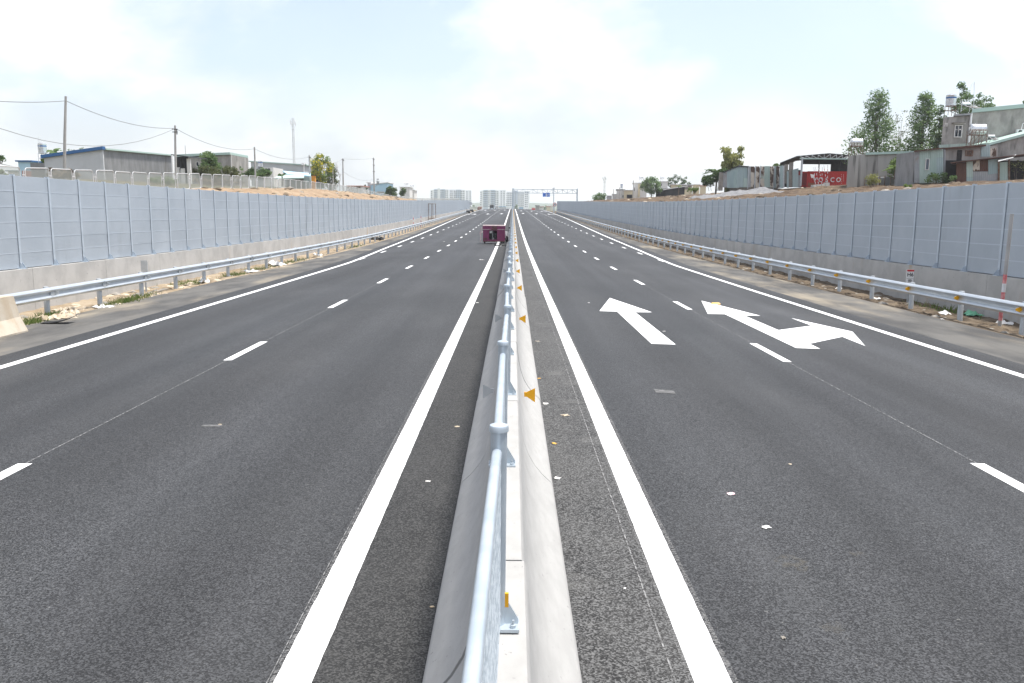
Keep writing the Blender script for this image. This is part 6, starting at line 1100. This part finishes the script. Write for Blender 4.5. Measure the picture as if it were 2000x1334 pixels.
L_ = [(1428, 970, .13, 'petal', 'pale pink-white petal scrap on the right carriageway'), (1496, 1033, .13, 'paper', 'folded white paper scrap on the near right carriageway'), (1066, 790, .16, 'paper', 'crumpled pale blue-white wrapper beside the barrier foot'), (1104, 813, .16, 'rubble_pale', 'pale crushed cup beside the right inner line'), (1083, 869, .10, 'yellow_litter', 'yellow wrapper beside the right barrier foot'), (1089, 936, .11, 'paper', 'white scraps close to the right barrier foot'), (893, 838, .10, 'rubble_pale', 'pale brown scrap on the left strip beside the barrier'), (836, 944, .08, 'paper', 'tiny white scrap between left inner line and barrier'), (932, 592, .22, 'paper', 'white scrap on the left inner line by the barrier'), (844, 1192, .05, 'rubble_pale', 'tiny beige crumb on the near left strip'), (1050, 668, .2, 'stone_grey', 'brown stone at the right foot of the barrier'), (1053, 742, .09, 'yellow_litter', 'small orange bit beside the right barrier foot'), (941, 508, .6, 'paper', 'thin white strip lying on the left carriageway behind the cargo box'), (978, 481, .35, 'paper', 'white cup on the left inner line before the cargo box'), (867, 472, .4, 'paper', 'white paper on the left carriageway left of the cargo box'), (1297, 648, .12, 'paper', 'small white scrap between the two big arrows'), (1150, 592, .16, 'paper', 'white specks left of the straight arrow'), (430, 831, .07, 'rubble_pale', 'small pale flake on the left inner lane'), (1543, 908, .07, 'rubble_pale', 'small beige flake on the right lane'), (1220, 1154, .04, 'paper', 'tiny white crumb near the right inner line'), (1840, 624, .24, 'paper', 'white plastic bag on the right shoulder edge'), (1530, 1248, .06, 'stone_grey', 'grey fleck on the near right lane')]
for i, (px, py, s_, mt, lb) in enumerate(L_):
    X, Y = onroad(px, py); crumple('litter', lb, X, Y, s_*(.52 if Y < 20 else .42), mt, seed=200+i, flatn=.22)
# flake of paint / stud at the turn arrow tip
X, Y = onroad(1398, 594.5); m = B(); z = roadz(X, Y)+.008; m.hexa([(X-.13, Y-.06, z), (X+.13, Y-.06, z), (X+.13, Y+.06, z), (X-.13, Y+.06, z), (X-.1, Y-.02, z+.04), (X+.1, Y-.02, z+.04), (X+.1, Y+.05, z+.04), (X-.1, Y+.05, z+.04)]); m.solo('road_stud', 'reflector_orange', 'orange road stud on the tip of the turn arrow', 'road stud')
# black rubber flap and rags by the jersey block
m = B(); X, Y = -10.95, 20.1; z = roadz(X, Y)+.01
for k in range(9): u = k/8; m.v += [(X-.35+.75*u, Y-.12*u, z+.13*u**2.2), (X-.35+.75*u, Y+.28, z+.16*u**2.2+.01)]
m.f = [(2*k, 2*k+1, 2*k+3, 2*k+2) for k in range(8)]; n0 = len(m.v); m.v += [(x, y, zz-.015) for x, y, zz in m.v]; m.f += [tuple(n0+i for i in f[::-1]) for f in m.f]; m.f += [(16, 17, n0+17, n0+16)]; m.solo('rubber_flap', 'black_rubber', 'curled black rubber flap beside the muddy jersey block', 'rubber')
for i, (X, Y, s_, lb) in enumerate([(-11.55, 21.3, .5, 'largest pale cement rag by the first left rail post'), (-11.9, 22.5, .42, 'pale torn cement bag behind the first left rail post'), (-12.4, 23.4, .4, 'pale torn cement bag farther behind the first left rail post'), (-11.6, 23.9, .3, 'white plastic sheet between the first two left rail posts')]): crumple('cement_bag', lb, X, Y, s_*1.7, 'paper' if i == 3 else 'rubble_pale', z=vergez(X, Y)+.0, seed=300+i, flatn=.22, n=10)
R = random.Random(77); acc = {}
for k in range(220):
    Y = R.choice([R.uniform(19, 34), R.uniform(28, 70)]); X = -R.uniform(11.5, 13.7); rock(acc, X, Y, R.choice([R.uniform(.03, .08), R.uniform(.05, .17)]), R.choice(['rubble_pale', 'rubble_pale', 'stone_grey', 'sand_verge']), vergez(X, Y)-.02, k)
heap(acc, 'rubble', 'pale rubble scattered in the sandy left verge'); acc = {}
for k in range(320):
    Y = R.uniform(15, 60); X = R.uniform(11.6, 13.7); rock(acc, X, Y, R.choice([R.uniform(.03, .08), R.uniform(.05, .14)]), R.choice(['soil_verge', 'soil_verge', 'soil_verge', 'stone_grey']), vergez(X, Y)-.02, 100+k)
heap(acc, 'clods', 'dark earth clods scattered in the right verge')
for i, (X, Y, s_, mt, lb) in enumerate([(12.4, 24.0, .3, 'paper', 'white plastic bag near the H6 plate in the right verge'), (13.3, 24.2, .45, 'green_litter', 'green plastic rag in the right verge'), (12.3, 28.3, .25, 'paper', 'white scrap under the right guard rail left of the H6 plate'), (12.6, 32.5, .25, 'paper', 'small white litter farther along the right verge'), (13.1, 22.2, .4, 'paper', 'white strip of litter under the right rail near the striped pipe'), (-12.3, 44, .9, 'paper', 'big white plastic sheet under the left guard rail'), (-12.1, 53, .6, 'paper', 'white plastic sheet at a far left rail post'), (-11.9, 38.5, .6, 'paper', 'white sheet on a dark mat beside the left guard rail'), (-12.0, 33, .5, 'paper', 'white bag lying behind a left rail post')]): crumple('litter', lb, X, Y, s_, mt, z=vergez(X, Y)+.02, seed=400+i, flatn=.5)
m = B(); X, Y = onroad(737, 469); [m.lathe((X+dx_, Y+dy_, roadz(X, Y)+.02), [(.2, 0), (.24, .1), (.12, .24), (.03, .28)], 9) for dx_, dy_ in ((0, 0), (.35, .2), (-.4, .1))]; m.solo('black_bag', 'black_rubber', 'black rubbish bags on the left shoulder', 'rubbish bag')
def grass(patches, n, h, label):
    m = B(); R = random.Random(9)
    for X, Y, rx_, ry_ in patches:
        for _ in range(n):
            x, y = X+R.gauss(0, rx_), Y+R.gauss(0, ry_); z = vergez(x, y)-.03; a_ = R.uniform(0, 6.28); hh = h*R.uniform(.4, 1.2); w = .012; lx, ly = R.gauss(0, .35)*hh, R.gauss(0, .35)*hh; dx_, dy_ = cos(a_)*w, sin(a_)*w
            m.add([(x-dx_, y-dy_, z), (x+dx_, y+dy_, z), (x+dx_*.6+lx*.5, y+dy_*.6+ly*.5, z+hh*.6), (x+lx, y+ly, z+hh)], [(0, 1, 2, 3)])
    tag(m.build('grass', 'grass_blade'), label=label, kind='stuff')
grass([(-11.6, 25.2, .15, .6), (-11.75, 26.3, .12, .7), (-11.7, 20.3, .15, .3), (-12, 21.7, .12, .2), (-12.2, 37, .2, .6), (-12.3, 41, .25, 1.2), (-12.1, 47, .25, 1.5), (-12.2, 66, .25, 1.5), (-12.6, 33, .3, .4), (13.2, 25.8, .25, .8)], 240, .2, 'tufts of short grass along the verges')
# soil lumps heaped on the right bank and sand lumps on the left
R = random.Random(31)
acc = {}
for k in range(420): Y = R.uniform(40, 170); X = R.uniform(15, 40); rock(acc, X, Y, R.choice([R.uniform(.08, .2), R.uniform(.1, .38)]), R.choice(['soil_verge', 'soil_verge', 'soil_verge', 'soil_verge', 'soil_verge', 'soil_verge', 'stone_grey', 'rubble_pale']), gz(X, Y)-.08, 500+k)
heap(acc, 'earth_lumps', 'lumps of brown earth and stone on the right bank above the wall'); acc = {}
for k in range(300): Y = R.uniform(52, 155); X = -R.uniform(14.6, 19.5); rock(acc, X, Y, R.choice([R.uniform(.05, .12), R.uniform(.08, .28)]), R.choice(['sand_verge', 'sand_verge', 'stone_grey', 'soil_verge']), gz(X, Y)-.05, 600+k)
heap(acc, 'sand_lumps', 'lumps of sandy earth on the left bank above the wall')
# ================= air
if True:
    m = B(); m.box((0, 3000, 25), (17000, 9000, 74)); hzo = m.build('haze', 'paper'); hzo.data.materials.clear(); hm = bpy.data.materials.new('haze_air'); hm.use_nodes = True; t_ = hm.node_tree; t_.nodes.clear(); vo = N('ShaderNodeOutputMaterial', t_); pv = N('ShaderNodeVolumePrincipled', t_); pv.inputs['Color'].default_value = (.93, .96, 1, 1); pv.inputs['Density'].default_value = 0.00026; pv.inputs['Anisotropy'].default_value = .3; L(pv.outputs[0], vo.inputs['Volume'], t_); hzo.data.materials.append(hm); tag(hzo, kind='stuff', label='thin pale haze over the whole place'); hzo.display_type = 'WIRE'
